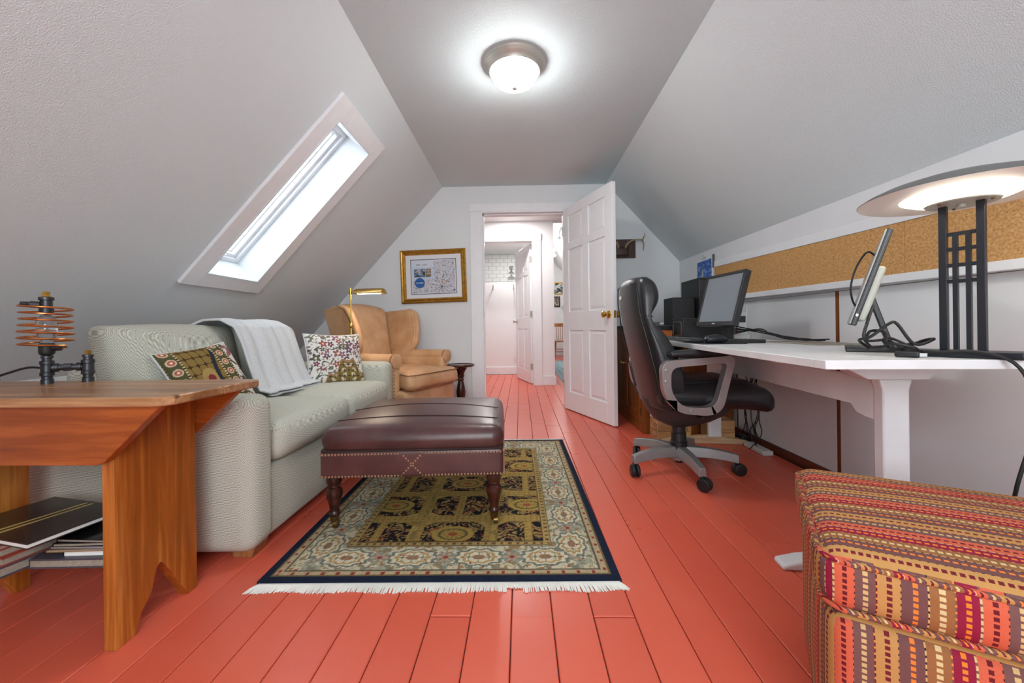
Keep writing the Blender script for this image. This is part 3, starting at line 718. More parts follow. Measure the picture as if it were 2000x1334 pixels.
# =================== wing chair, side table ===================
def wing_chair():
    t = thing('wing_chair', 'tan leather wingback armchair with brass nailhead trim by the back wall', 'armchair', (-1.10, 3.435, 0), R(65))
    # local: -y is the front, +x the sitter's left as seen from the front
    W = .33
    MB().soft((0, -.06, .245), (.64, .70, .20), .03, (0, .01, 0)).build('seat_base', 'leather_tan', t)
    sc = MB().soft((0, -.11, .415), (.52, .70, .14), .05, (.0, .014, .03), 10, lambda x, y, z: (x*(1+.24/(1+math.exp((y+.235)*60))), y, z)).build('seat_cushion', 'leather_tan', t)
    for z in (.362, .468): MB().tube([(p[0]*(1+.24/(1+math.exp((p[1]+.345)*60))), p[1], z) for p in [q for (xa, ya), (xb, yb) in zip(rrect(-.262, .262, -.465, .235, .05), rrect(-.262, .262, -.465, .235, .05)[1:]+rrect(-.262, .262, -.465, .235, .05)[:1]) for q in [(xa+(xb-xa)*k/6, ya+(yb-ya)*k/6) for k in range(6)]]], .004, 6, True).build('piping', 'seam_tan', sc)
    # back: a tall pad with an arched top, leaning backwards
    def fb(x, y, z):
        s = (z+.36)/.72
        return (x*(1+.10*s), y+.15*s, z+.05*(1-(x/.3)**2)*max(0, s-.6)*2.2)
    MB().soft((0, .265, .66), (.54, .12, .70), .05, (0, .025, .0), 8, fb).build('backrest', 'leather_tan', t)
    for sx in (-1, 1):
        # wing: flaring pad, broad at the top and swept into the arm
        N = 12; out = []
        back = [(.30+.13*(i/N), .56+.43*(i/N)) for i in range(N+1)]          # y,z up the back edge
        front = []
        for i in range(N+1):
            s = i/N; front.append((.06+.05*s-.05*math.sin(s*math.pi)+.10*max(0, s-.86)**2/.02*.6+.05*max(0, .25-s)*4, .575+.40*s+.035*math.sin(s*math.pi/2)))
        vs = []; fs = []
        for s_, (bk, fw) in enumerate(zip(back, front)):
            fl_ = s_/N; xo = W+.005+.035*fl_
            ring = []
            for k in range(8):
                u = k/7; y = bk[0]+(fw[0]-bk[0])*u; z = bk[1]+(fw[1]-bk[1])*u; ring.append((y, z, xo+.05*u*fl_))
            thk = .05
            vs += [(sx*(x-thk*(1-.0*u)), y, z) for (y, z, x), u in zip(ring, range(8))]+[(sx*x, y, z) for (y, z, x) in ring]
        n = 16
        for i in range(N):
            for k in range(7):
                fs.append((i*n+k, i*n+k+1, (i+1)*n+k+1, (i+1)*n+k)); fs.append((i*n+8+k+1, i*n+8+k, (i+1)*n+8+k, (i+1)*n+8+k+1))
            fs.append((i*n+7, i*n+15, (i+1)*n+15, (i+1)*n+7)); fs.append((i*n, (i+1)*n, (i+1)*n+8, i*n+8))
        for i in (0, N): fs += [(i*n+k, i*n+k+1, i*n+8+k+1, i*n+8+k) for k in range(7)]
        wg = MB().add(vs, fs).build('wing', 'leather_tan', t, bevel=.014, seg=3)
        MB().tube([(sx*(W-.012+.085*i/N), front[i][0]+.004, front[i][1]) for i in range(N+1)], lambda s: .028*min(1, .35+(1-s)*5)*min(1, .5+s*4), 12, smooth=3).build('wing_roll', 'leather_tan', wg)
        nb = MB()
        for i in range(40):
            s = i/39*N; i0 = min(int(s), N-1); f = s-i0
            y = front[i0][0]*(1-f)+front[i0+1][0]*f; z = front[i0][1]*(1-f)+front[i0+1][1]*f; fl_ = s/N
            nb.sphere((sx*(W+.005+.075*fl_+.0045), y+.036, z), .0048, 6)
        nb.build('nailhead_trim', 'old_brass', wg, kind='stuff')
        # rolled arm
        def fa(x, y, z, sx=sx): return (x+sx*.015*(z > 0), y, z)
        MB().soft((sx*(W-.02), -.03, .43), (.09, .58, .30), .035, (0, 0, 0), 6).cyl((sx*(W-.005), -.30, .575), (sx*(W-.005), .28, .575), .055, n=22).build('arm', 'leather_tan', t)
        MB().lathe([(.001, 0), (.056, 0), (.057, -.008), (.045, -.013), (.02, -.016), (.001, -.018)], 22, (sx*(W-.005), -.322, .575), (0, 1, 0)).build('arm_scroll', 'leather_tan', t)
        nb = MB()
        for i in range(17): nb.sphere((sx*(W-.005)+.05*math.cos(math.pi*i/16), -.327, .575+.05*math.sin(math.pi*i/16)), .0048, 6)
        for i in range(10):
            nb.sphere((sx*(W+.02), -.322, .30+.025*i), .0045, 6)
        nb.build('nailhead_trim', 'old_brass', t, kind='stuff')
    for x, y in ((-.27, -.36), (.27, -.36)):
        MB().lathe([(.014, 0), (.02, .004), (.018, .02), (.024, .06), (.034, .10), (.036, .15)], 16, (x, y, 0)).build('leg', 'dark_wood', t)
    for x in (-.26, .26): MB().bar((x, .34, 0), (x, .24, .15), .035, .035, (1, 0, 0)).build('leg', 'dark_wood', t)
wing_chair()
t = thing('side_table', 'small round dark wood pedestal table beside the wing chair', 'table', (-.565, 3.72, 0))
MB().lathe([(.001, .462), (.112, .462), (.126, .468), (.131, .476), (.126, .484), (.118, .486), (.114, .481), (.001, .481)], 40).build('table_top', 'dark_wood', t)
MB().lathe([(.03, .02), (.05, .03), (.055, .06), (.035, .085), (.025, .11), (.03, .14), (.04, .19), (.044, .23), (.034, .29), (.024, .33), (.03, .345), (.024, .36), (.036, .375), (.028, .39), (.04, .42), (.06, .45), (.06, .462)], 24).build('pedestal', 'dark_wood', t)
MB().lathe([(.001, 0), (.105, 0), (.11, .008), (.10, .018), (.05, .03), (.001, .032)], 32).build('base', 'dark_wood', t)

# =================== rug ===================
RW, RL = 1.175, 1.60
def rug_col(U, V):
    x = (U-.5)*RW; y = (V-.5)*RL; ax = np.abs(x); ay = np.abs(y); d = np.minimum(RW/2-ax, RL/2-ay)   # distance to the edge
    horiz = (RW/2-ax) > (RL/2-ay); al = np.where(horiz, x, y)      # coordinate along the border
    wx = x+.012*np.sin(y*70)+.008*np.sin(x*120); wy = y+.012*np.cos(x*70)+.008*np.cos(y*110)
    n1 = vnoise(x+9, y+9, 45); n2 = vnoise(x+4, y+2, 110)
    # field: gold ground, dark octagon panels with scrolls, gold straps
    c = np.ones(U.shape+(3,))*np.array((156, 128, 68)); c = lay(c, n1 > .6, (134, 116, 68)); c = lay(c, vnoise(x, y, 26) > .64, (172, 146, 82))
    cw, ch = .30, .255; gx = (x+cw*10+cw/2) % cw-cw/2; gy = (y+ch*10+ch/2) % ch-ch/2; par = (np.floor((x+cw*10+cw/2)/cw)+np.floor((y+ch*10+ch/2)/ch)) % 2
    agx, agy = np.abs(gx), np.abs(gy)
    dark = (agx < .124) & (agy < .098) & (agx*.8+agy < .165)
    med = (np.hypot(gx/1.35, gy) < .062)
    dark = dark & ~((par < 1) & med)
    scroll = (np.sin(wx*115+2.4*np.sin(wy*80))*np.sin(wy*125+2.4*np.sin(wx*80))) > .16
    c = lay(c, dark, (30, 30, 36)); c = lay(c, dark & scroll, (158, 132, 78)); c = lay(c, dark & (n2 > .8), (140, 66, 52))
    strap = ((agx < .016) & (par > 0)) | ((np.abs(agy-.1175) < .013)) | ((np.abs(agx-.135) < .012) & (par < 1))
    c = lay(c, strap, (164, 136, 76)); c = lay(c, strap & ((np.abs(np.sin(x*130)*np.sin(y*130)) < .12)), (136, 110, 62))
    mm = (par < 1) & med; c = lay(c, mm, (170, 140, 72)); r_m = np.hypot(gx/1.35, gy); c = lay(c, mm & (np.abs(r_m-.04) < .004), (96, 92, 64)); c = lay(c, mm & (np.abs(np.sin(np.arctan2(gy, gx/1.35)*6)) < .25) & (r_m < .036) & (r_m > .016), (112, 96, 60)); c = lay(c, r_m*0+((par < 1) & (r_m < .014)), (150, 84, 56))
    cro = (np.abs(agx-agy*1.15) < .006) & (par < 1) & (agx < .10); c = lay(c, cro & dark, (120, 104, 62))
    # main border
    bd = (d > .058) & (d < .205); per = .235; ph = (al+per*10) % per-per/2; q = d-.131
    bc = np.ones(U.shape+(3,))*np.array((192, 182, 152)); bc = lay(bc, vnoise(x+3, y, 30) > .56, (158, 158, 138)); bc = lay(bc, vnoise(x, y+6, 70) > .7, (150, 120, 82))
    rr = np.hypot(ph/1.7, q); lob = .05*(1+.08*np.cos(10*np.arctan2(q, ph/1.7)))
    bc = lay(bc, rr < lob*1.22, (204, 196, 170)); bc = lay(bc, np.abs(rr-lob) < .0045, (112, 116, 104)); bc = lay(bc, np.abs(rr-lob*.66) < .004, (168, 138, 90)); bc = lay(bc, rr < .014, (150, 104, 80)); bc = lay(bc, (np.abs(np.sin(ph*90)*np.sin(q*90)) < .14) & (rr < lob*.6), (128, 122, 92))
    ph2 = (al+per/2+per*10) % per-per/2; r2 = np.hypot(ph2, q*1.1); vine = np.abs(np.sin(wx*70+np.sin(wy*60))*np.sin(wy*70)) < .12; bc = lay(bc, vine & (rr > lob*1.1), (126, 126, 108)); bc = lay(bc, r2 < .036, (134, 138, 126)); bc = lay(bc, (r2 < .03) & (np.cos(6*np.arctan2(q, ph2)) > .1), (188, 150, 116)); bc = lay(bc, r2 < .009, (142, 62, 58)); bc = lay(bc, (n2 > .9), (138, 72, 60))
    c = np.where(bd[..., None], bc, c)
    g1 = (d > .205) & (d < .235); c = lay(c, g1, (166, 142, 88)); c = lay(c, g1 & (((al+5) % .03) < .012) & (np.abs(d-.22) < .007), (112, 80, 52)); c = lay(c, np.abs(d-.206) < .003, (104, 96, 74)); c = lay(c, np.abs(d-.235) < .003, (86, 74, 52))
    g2 = (d > .026) & (d < .058); c = lay(c, g2, (176, 158, 124)); c = lay(c, g2 & (((al+5) % .05) < .012) & (np.abs(d-.042) < .006), (140, 52, 48)); c = lay(c, np.abs(d-.058) < .0035, (92, 84, 70)); c = lay(c, np.abs(d-.029) < .004, (116, 98, 66))
    c = lay(c, d < .026, (30, 38, 56))
    return c*(.92+.16*vnoise(x, y, 200))[..., None]
RUGC = (-.285, 2.078, 0); RUGR = R(.8)
t = thing('rug', 'patterned wool rug with gold field, pale border and navy edge', 'rug', RUGC, RUGR)
rp = grid_mesh('pile', lambda U, V: ((U-.5)*RW, (V-.5)*RL, .0095+.0006*vnoise(U*9, V*12, 6)), 330, 440, 'rug_pile', rug_col, t)
MB().box(-RW/2, RW/2, -RL/2, RL/2, .001, .0094).build('edge_binding', 'navy', t)
for sy in (-1, 1):
    b = MB(); n = 430; y0 = sy*RL/2
    b.box(-RW/2+.006, RW/2-.006, min(y0, y0+sy*.022), max(y0, y0+sy*.022), .001, .0045)
    for i in range(n):
        x = -RW/2+.006+(RW-.012)*i/(n-1); fan = (x/RW*2)**3*.02
        dx = random.uniform(-.004, .004)+fan; ln_ = .043+random.uniform(-.004, .004)+.004*math.sin(x*30)
        if sy < 0 and .22 < x < .27: ln_ *= .6
        b.tube([(x, y0+sy*.008, .004), (x+dx*.5, y0+sy*.024, .0045), (x+dx, y0+sy*ln_, .0022)], lambda s: .0026-.0008*s, 5)
    b.build('fringe', 'fringe', t, kind='stuff')

# =================== leather ottoman ===================
def ottoman():
    t = thing('leather_ottoman', 'large dark brown leather ottoman with nailhead trim and turned legs, on the rug', 'ottoman', (-.462, 1.945, 0), R(3))
    w_, d_ = .735, .70; x0, x1, y0, y1 = -w_/2, w_/2, -d_/2, d_/2; zb, zm = .218, .332
    MB().soft((0, 0, (zb+zm)/2+.004), (w_, d_, zm-zb), .016, (.002, .003, 0), 6).build('apron', 'leather_brown', t)
    MB().soft((0, 0, .370), (w_+.008, d_+.008, .104), .05, (.004, .004, .032), 12).build('cushion_top', 'leather_brown', t)
    MB().tube([(p[0], p[1], zm+.0) for p in rrect(x0+.003, x1-.003, y0+.003, y1-.003, .016)], .004, 6, True).build('welt', 'seam_dark', t)
    def topz(x, y): return .4232+.032*(1-(x/.373)**2)*(1-(y/.356)**2)
    for y in (-.215, .0):
        pts = [(x0+.02+(w_-.04)*i/20, y, topz(x0+.02+(w_-.04)*i/20, y)-.0005) for i in range(21)]; MB().tube(pts, .0022, 6).build('top_seam', 'seam_dark', t)
    b = MB(); nz0, nz1 = zb+.014, zm-.012
    def row(pa, pb, nn):
        for i in range(nn):
            s = i/(nn-1); p = Vector(pa)*(1-s)+Vector(pb)*s; b.sphere(p, .0046, 6)
    for nrm, ax in (((0, -1), 0), ((1, 0), 1), ((0, 1), 0), ((-1, 0), 1)):
        off = (d_/2 if ax == 0 else w_/2)+.0015; hw = (w_ if ax == 0 else d_)/2-.012
        def p(a, z): return (a, nrm[1]*off, z) if ax == 0 else (nrm[0]*off, a, z)
        for a0, a1 in ((-hw, -.042), (.042, hw)):
            row(p(a0, nz0), p(a1, nz0), 25); row(p(a0, nz1), p(a1, nz1), 25)
        row(p(-.042, nz0), p(.042, nz1), 10); row(p(-.042, nz1), p(.042, nz0), 10)
    b.build('nailhead_trim', 'nail_brass', t, kind='stuff')
    for sx in (-1, 1):
        for sy in (-1, 1):
            x, y = sx*(w_/2-.04), sy*(d_/2-.045)
            lg = MB().lathe([(.012, .058), (.017, .06), (.023, .064), (.025, .07), (.019, .078), (.018, .085), (.022, .11), (.031, .138), (.034, .15), (.032, .164), (.022, .174), (.026, .181), (.025, .187), (.029, .195), (.031, .205), (.031, .22)], 20, (x, y, 0)).build('leg', 'dark_wood', t)
            MB().lathe([(.012, .026), (.0145, .03), (.018, .055), (.019, .0605), (.012, .061)], 18, (x, y, 0)).build('ferrule', 'old_brass', lg)
            MB().cyl((x+.006-.009, y-.004, .0265), (x+.006+.009, y-.004, .0265), .0155, n=18).bar((x-.004, y+.012, .045), (x+.004, y-.004, .026), .018, .006).build('caster', 'old_brass', lg)
ottoman()

# =================== plank bench with magazines ===================
def bench():
    t = thing('plank_bench', 'honey-coloured pine bench with bootjack ends in front of the sofa arm', 'bench', (-1.4, 1.12, 0))
    ox, oy = 1.4, -1.12
    def L(x): return x+ox
    def M_(y): return y+oy
    XT = -.862
    MB().prism([(L(-2.08), M_(.952)), (L(-.905), M_(.952)), (L(-.885), M_(.958)), (L(-.868), M_(.98)), (L(XT), M_(1.139)), (L(-2.08), M_(1.139))], 'z', .637, .661).build('plank', 'bench_top', t, bevel=.004)
    MB().prism([(L(-2.08), M_(1.1405)), (L(XT), M_(1.1405)), (L(-.858), M_(1.285)), (L(-.866), M_(1.30)), (L(-2.08), M_(1.30))], 'z', .637, .661).build('plank', 'bench_top', t, bevel=.004)
    for y0, y1 in ((.978, 1.003), (1.263, 1.287)):
        MB().prism([(L(-2.06), .637), (L(-1.87), .487), (L(-1.066), .487), (L(-1.048), .494), (L(-.908), .630), (L(-.905), .637)], 'y', M_(y0), M_(y1)).build('apron', 'pine_orange_x', t, bevel=.0015)
    def leg(xo, th_):
        ya, yb, yc = M_(1.004), M_(1.262), M_(1.133)
        poly = [(ya, 0), (ya+.055, 0), (ya+.07, .05), (ya+.10, .085), (yc-.012, .145), (yc, .155), (yc+.012, .145), (yb-.045, .022), (yb-.035, 0), (yb, 0), (yb, .637), (ya, .637)]
        return MB().prism(poly, 'x', L(xo-th_), L(xo)).build('bootjack_leg', 'pine_orange', t, bevel=.0015)
    leg(-1.05, .032); leg(-1.60, .032)
    MB().box(L(-1.60), L(-1.082), M_(1.09), M_(1.245), .172, .186).build('shelf', 'base_wood', t)
bench()
MAGY = 1.14
def flatbook(name, label, cat, x, y, z, w_, d_, h, rz, cover, page='page_edge', group=None, tilt=0):
    t = thing(name, label, cat, (x, y, z), R(rz), group); t.rotation_euler = (0, R(tilt), R(rz))
    MB().box(-w_/2, w_/2, -d_/2, d_/2, h*.82, h).box(-w_/2, w_/2, -d_/2, d_/2, 0, h*.15).box(-w_/2, -w_/2+.0015, -d_/2, d_/2, 0, h).build('cover', cover, t)
    MB().box(-w_/2+.0015, w_/2-.003, -d_/2+.002, d_/2-.002, h*.15, h*.82).build('pages', page, t)
    return t
z = .186
flatbook('ring_binder', 'grey-violet ring binder at the bottom of the stack under the bench', 'binder', -1.215, 1.15, z, .24, .20, .026, 2, 'binder')
flatbook('magazine', 'white paper pad on the grey binder under the bench', 'paper', -1.175, 1.15, z+.0265, .16, .17, .010, 3, 'paper', 'paper', 'papers under the bench')
for i, (lab, mt, hh) in enumerate((('tan envelope under the dark magazines beside the bench leg', 'mag_tan', .006), ('blue-grey magazine beneath the black ones beside the bench leg', 'mag_blue', .008), ('black magazine second from top beside the bench leg', 'mag_black', .009), ('black speckled magazine topmost beside the bench leg', 'mag_black', .008))):
    flatbook('magazine', lab, 'magazine', -1.205+.009*i, 1.15, z+.0368+[0, .0063, .0146, .0239][i], .20, .17, hh, [4, 1, 3, -2][i], mt, 'page_edge', 'papers under the bench')
zz = z
for i, (lab, mt, hh) in enumerate((('silver folder at the bottom of the left stack under the bench', 'binder', .03), ('dark red magazine in the left stack under the bench, above the silver folder', 'mag_red', .022), ('rust red magazine in the left stack under the bench, below the road cover', 'mag_red', .022), ('thin red magazine directly below the road-cover magazine', 'mag_red', .01))):
    flatbook('magazine', lab, 'magazine', -1.44, 1.13, zz, .23, .21, hh, [-14, -12, -16, -13][i], mt, 'page_edge', 'papers under the bench'); zz += hh+.0004
t = flatbook('magazine', 'large glossy magazine with a dark road photo on its cover, under the bench', 'magazine', -1.395, 1.13, zz, .33, .22, .014, -13, 'mag_road', 'paper', 'papers under the bench')
for x in (-.025, .0): MB().prism([(x, -.10), (x+.012, -.10), (x+.03, .10), (x+.024, .10)], 'z', .0141, .0144).build('road_line', 'line_yellow', t)
# pipe lamp
def pipe_lamp():
    t = thing('pipe_lamp', 'black iron pipe lamp with a copper coil around a glass bulb', 'lamp', (-1.492, 1.225, .661), R(32))
    def fitting(b, x, z0, z1, r=.0145):
        b.cyl((x, 0, z0), (x, 0, z1), r, n=18)
    d = .092
    for nm, x in (('tee_fitting', 0), ('tee_fitting', d)):
        MB().lathe([(.001, 0), (.0145, 0), (.0145, .014), (.0125, .016), (.0125, .024), (.0165, .026), (.0165, .036), (.0145, .038), (.0145, .06), (.0165, .062), (.0165, .072), (.0115, .073), (.0115, .08), (.014, .081), (.014, .088), (.001, .089)], 20, (x, 0, 0)).build(nm, 'iron', t)
    MB().cyl((.01, 0, .05), (d-.01, 0, .05), .0095, n=16).cyl((.014, 0, .05), (.026, 0, .05), .0135, n=16).cyl((d-.026, 0, .05), (d-.014, 0, .05), .0135, n=16).cyl((.036, 0, .05), (.056, 0, .05), .012, n=8).build('cross_pipe', 'iron', t)
    MB().cyl((d, 0, .089), (d, 0, .103), .0085, n=6).build('plug', 'brass', t)
    MB().lathe([(.012, .089), (.017, .094), (.0185, .10), (.0185, .125), (.016, .128), (.001, .128)], 20).build('bulb_socket', 'black_plastic', t)
    MB().lathe([(.012, .128), (.018, .142), (.0235, .155), (.0245, .175), (.0225, .20), (.017, .212), (.008, .218), (.001, .219)], 24).build('glass_bulb', 'bulb_glass', t)
    MB().cyl((-.022, .001, .218), (-.022, .001, .219), .001).lathe([(.013, .222), (.0165, .224), (.0165, .238), (.014, .24), (.014, .262), (.0175, .264), (.0175, .272), (.013, .274), (.001, .275)], 20).cyl((-.012, 0, .248), (-.034, 0, .25), .0105, n=16).cyl((-.034, 0, .25), (-.05, -.012, .25), .008, n=14).build('top_elbow', 'iron', t)
    MB().cyl((0, 0, .274), (0, 0, .29), .0095, n=6).build('plug', 'brass', t)
    pts = [(-.05, -.012, .25)]
    N = 6.4; n = 220
    for i in range(n+1):
        s = i/n; a = math.pi*1.02+s*N*2*math.pi; rr = .058-.002*math.sin(s*6); pts.append((rr*math.cos(a), rr*math.sin(a), .245-.125*s))
    pts.append((.05, -.02, .115)); pts.append((.026, -.006, .112))
    MB().tube(pts, .0029, 8).build('coil', 'copper', t)
    MB().cyl((.016, -.004, .112), (.034, -.008, .112), .0085, n=12).build('valve', 'iron', t)
    MB().tube([(-.012, .006, .05), (-.05, .02, .052), (-.10, .03, .035), (-.16, .05, .012), (-.25, .09, .004), (-.40, .14, .004)], .0036, 6, smooth=6).build('cord', 'rubber', t)
pipe_lamp()

# =================== desk ===================
DR = R(-4.5); DO = (.79, 1.054, 0); DW, DL = .655, 1.95
def desk_pt(x, y, z=DZ): 
    return (DO[0]+x*math.cos(DR)-y*math.sin(DR), DO[1]+x*math.sin(DR)+y*math.cos(DR), z)
def desk():
    t = thing('trestle_desk', 'long worn white-painted trestle desk along the knee wall', 'desk', DO, DR)
    MB().box(0, DW, 0, .048, DZ-.024, DZ).build('end_board', 'desk_white', t, bevel=.002)
    for i in range(3):
        MB().box(DW/3*i+.0006, DW/3*(i+1)-.0006, .049, DL, DZ-.024, DZ-(.0005 if i else 0)).build('plank', 'desk_white', t, bevel=.002)
    for y in (.33, 1.795):
        tr = MB().prism([(.05, DZ-.0245), (.61, DZ-.0245), (.61, DZ-.035), (.56, .68), (.50, .636), (.32, .636), (.24, .68), (.05, DZ-.035)], 'y', y-.03, y+.03).build('cleat', 'desk_white', t, bevel=.003)
        MB().prism([(.362, .028), (.458, .028), (.45, .06), (.45, .60), (.46, .636), (.36, .636), (.37, .60), (.37, .06)], 'y', y-.022, y+.022).build('leg', 'desk_white', t, bevel=.006)
        MB().prism([(.05, 0), (.06, .0), (.10, .0), (.60, 0), (.64, 0), (.65, .012), (.60, .03), (.46, .05), (.30, .05), (.12, .032), (.055, .016)], 'y', y-.032, y+.032).build('foot', 'desk_white' if y < 1 else 'foot_wood', t, bevel=.006)
    ap = [(.353, .637), (.353, .495), (.39, .497), (.43, .505), (.455, .53), (1.67, .53), (1.70, .505), (1.77, .495), (1.77, .637)]
    MB().prism(ap, 'x', .372, .396).build('stretcher', 'desk_white', t, bevel=.0015)
    return t
desk()
# =================== office chair ===================
def office_chair():
    t = thing('office_chair', 'black leather executive swivel chair with silver loop arms, facing the desk', 'chair', (.89, 2.29, 0), R(0))
    zs = [.375, .385, .42, .50, .58, .66, .72, .78, .83, .87, .90, .94, .98, 1.02, 1.05, 1.075, 1.085]
    rear = np.interp(zs, [.37, .45, .57, .7, .82, .95, 1.05, 1.09], [-.185, -.20, -.226, -.256, -.284, -.305, -.306, -.285])
    frnt = np.interp(zs, [.37, .40, .55, .66, .75, .85, .88, .93, 1.0, 1.05, 1.075, 1.09], [-.10, -.055, -.06, -.095, -.145, -.20, -.20, -.155, -.145, -.165, -.19, -.25])
    half = np.interp(zs, [.37, .385, .45, .6, .78, .88, .98, 1.05, 1.075, 1.09], [.20, .235, .25, .26, .245, .222, .222, .205, .185, .14])
    N = 36; vs = []; fs = []
    for z, r0, f0, hw in zip(zs, rear, frnt, half):
        cx, hx = (r0+f0)/2, (f0-r0)/2
        for k in range(N):
            a = 2*math.pi*k/N; ca, sa = math.cos(a), math.sin(a); e_ = .42
            x = abs(ca)**e_*(1 if ca > 0 else -1)*hx; y = abs(sa)**e_*(1 if sa > 0 else -1)*hw
            side = (abs(y)/hw)**2
            if x > 0: x += .03*side*(z < .82)*min(1, (z-.37)*8)-.012*side*(z >= .87)     # side bolsters below, round head pillow above
            else: x += .03*side
            vs.append((cx+x, y, z))
    for i in range(len(zs)-1):
        for k in range(N): fs.append((i*N+k, i*N+(k+1) % N, (i+1)*N+(k+1) % N, (i+1)*N+k))
    fs += [tuple(range(N)), tuple(range((len(zs)-1)*N, len(zs)*N))]
    bk = MB().add(vs, fs).build('backrest', 'leather_black', t, smooth=60); sb = bk.modifiers.new('sub', 'SUBSURF'); sb.levels = 1; sb.render_levels = 2
    R_ = lambda z: float(np.interp(z, zs, rear)); F_ = lambda z: float(np.interp(z, zs, frnt)); H_ = lambda z: float(np.interp(z, zs, half))
    for sy in (-1, 1):
        pts = [(R_(z)+.022, sy*(H_(z)-.012), z) for z in np.linspace(.40, 1.05, 16)]
        MB().tube(pts, .0035, 6, smooth=3).build('back_seam', 'rubber', bk)
        pts = [((R_(z)*.45+F_(z)*.55), sy*(H_(z)+.0005), z) for z in np.linspace(.44, .86, 12)]
        MB().tube(pts, .0028, 6, smooth=3).build('back_seam', 'rubber', bk)
    MB().tube([(R_(1.04)+.014, -H_(1.04)+.03+(2*H_(1.04)-.06)*i/10, 1.045+.012*math.sin(math.pi*i/10)) for i in range(11)], .003, 6).build('back_seam', 'rubber', bk)
    MB().tube([(F_(.872)*.6+R_(.872)*.4, -H_(.87)-.001, .872), (F_(.872)+.0, -H_(.87)*.8, .87), (F_(.87)+.006, 0, .868), (F_(.872), H_(.87)*.8, .87)], .003, 6, smooth=4).build('back_seam', 'rubber', bk)
    MB().box(-.0012, .0012, -.022, .022, -.009, .009).build('label_tag', 'paper', bk, loc=(R_(.985)-.0005, .06, .985))
    # seat
    def fs_(x, y, z):
        s = max(0, (x-.10)/.18); return (x+.0, y, z-.03*s*s-.012*(y/.26)**2*(z > 0))
    st = MB().soft((.115, 0, .455), (.58, .50, .13), .05, (.012, .01, .02), 8, fs_).build('seat', 'leather_black', t); sb = st.modifiers.new('sub', 'SUBSURF'); sb.levels = 1
    MB().soft((.10, 0, .508), (.40, .40, .05), .024, (0, 0, .012), 6).build('seat_pad', 'leather_black', st)
    # under-seat shell and column
    vs = []; fs = []; N = 24
    for z, rx, ry, cx in ((.41, .25, .22, .05), (.375, .24, .215, .05), (.335, .21, .19, .04), (.295, .16, .14, .02), (.262, .075, .07, 0), (.255, .05, .05, 0)):
        vs += [(cx+rx*math.cos(2*math.pi*k/N), ry*math.sin(2*math.pi*k/N), z) for k in range(N)]
    for i in range(5):
        for k in range(N): fs.append((i*N+k, i*N+(k+1) % N, (i+1)*N+(k+1) % N, (i+1)*N+k))
    fs += [tuple(range(N)), tuple(range(5*N, 6*N))]
    MB().add(vs, fs).build('seat_shell', 'dark_plastic', t, smooth=60)
    MB().bar((.02, -.10, .352), (.02, -.26, .352), .016, .008).build('tilt_lever', 'black_plastic', t)
    MB().lathe([(.046, .10), (.046, .165), (.042, .17), (.040, .215), (.036, .22), (.036, .26)], 24).cyl((0, 0, .045), (0, 0, .12), .019).build('gas_column', 'black_plastic', t)
    # loop arms
    out = rpoly([(-.20, .645), (.168, .672), (.098, .395), (.03, .372), (-.12, .388), (-.19, .47)], [.06, .05, .05, .04, .05, .06])
    inn = rpoly([(-.152, .612), (.125, .634), (.068, .432), (.02, .412), (-.10, .42), (-.152, .49)], [.045, .03, .03, .03, .04, .04])
    for sy in (-1, 1):
        y = sy*.285
        ar = MB().ring(out, inn, 'y', y-.024, y+.024).build('loop_arm', 'silver_arm', t, bevel=.008, seg=3)
        MB().soft((-.005, y, .682), (.30, .062, .028), .013, (0, 0, .008), 6, lambda x, yy, z: (x, yy, z+.03*x)).build('arm_pad', 'leather_black', ar)
        for x, z in ((-.177, .60), (-.179, .545), (-.06, .40)): MB().lathe([(.001, 0), (.009, 0), (.008, .003), (.001, .0045)], 12, (x, y+sy*.0245, z), (0, sy, 0)).build('bolt', 'silver_base', ar)
    # star base
    MB().lathe([(.03, .062), (.046, .066), (.05, .10), (.046, .128), (.034, .132)], 24).build('hub', 'silver_base', t)
    for i in range(5):
        a = R(-90+72*i); ca, sa = math.cos(a), math.sin(a); b = MB(); vs = []; n = 8
        for k in range(n+1):
            s = k/n; r = .035+.265*s; zc = .112-.020*s*s+.006*math.sin(s*3.1); hw = .03-.010*s; hh = .029-.007*s
            for (p, q) in ((-1, -1), (1, -1), (.75, 1), (-.75, 1)):
                vs.append((r*ca-p*hw*sa, r*sa+p*hw*ca, zc+q*hh))
        fs = [(k*4+j, k*4+(j+1) % 4, (k+1)*4+(j+1) % 4, (k+1)*4+j) for k in range(n) for j in range(4)]+[(0, 1, 2, 3), (n*4, n*4+1, n*4+2, n*4+3)]
        lg = MB().add(vs, fs).build('base_leg', 'silver_base', t, bevel=.003)
        c = MB(); yaw = a+R([40, 20, 60, 130, 75][i]); u = Vector((-math.sin(yaw), math.cos(yaw), 0)); f = Vector((math.cos(yaw), math.sin(yaw), 0)); ctr = Vector((.292*ca, .292*sa, 0))
        for s_ in (-1, 1):
            c.lathe([(.006, -.009), (.027, -.010), (.0325, -.007), (.034, 0), (.0325, .007), (.027, .010), (.006, .009)], 24, ctr+u*s_*.0125+f*.012+Vector((0, 0, .034)), u)
        c.lathe([(.02, -.003), (.024, 0), (.02, .003)], 16, ctr+f*.012+Vector((0, 0, .03)), u).cyl(ctr+Vector((0, 0, .05)), ctr+Vector((0, 0, .075)), .01)
        c.build('caster', 'rubber', lg)
office_chair()
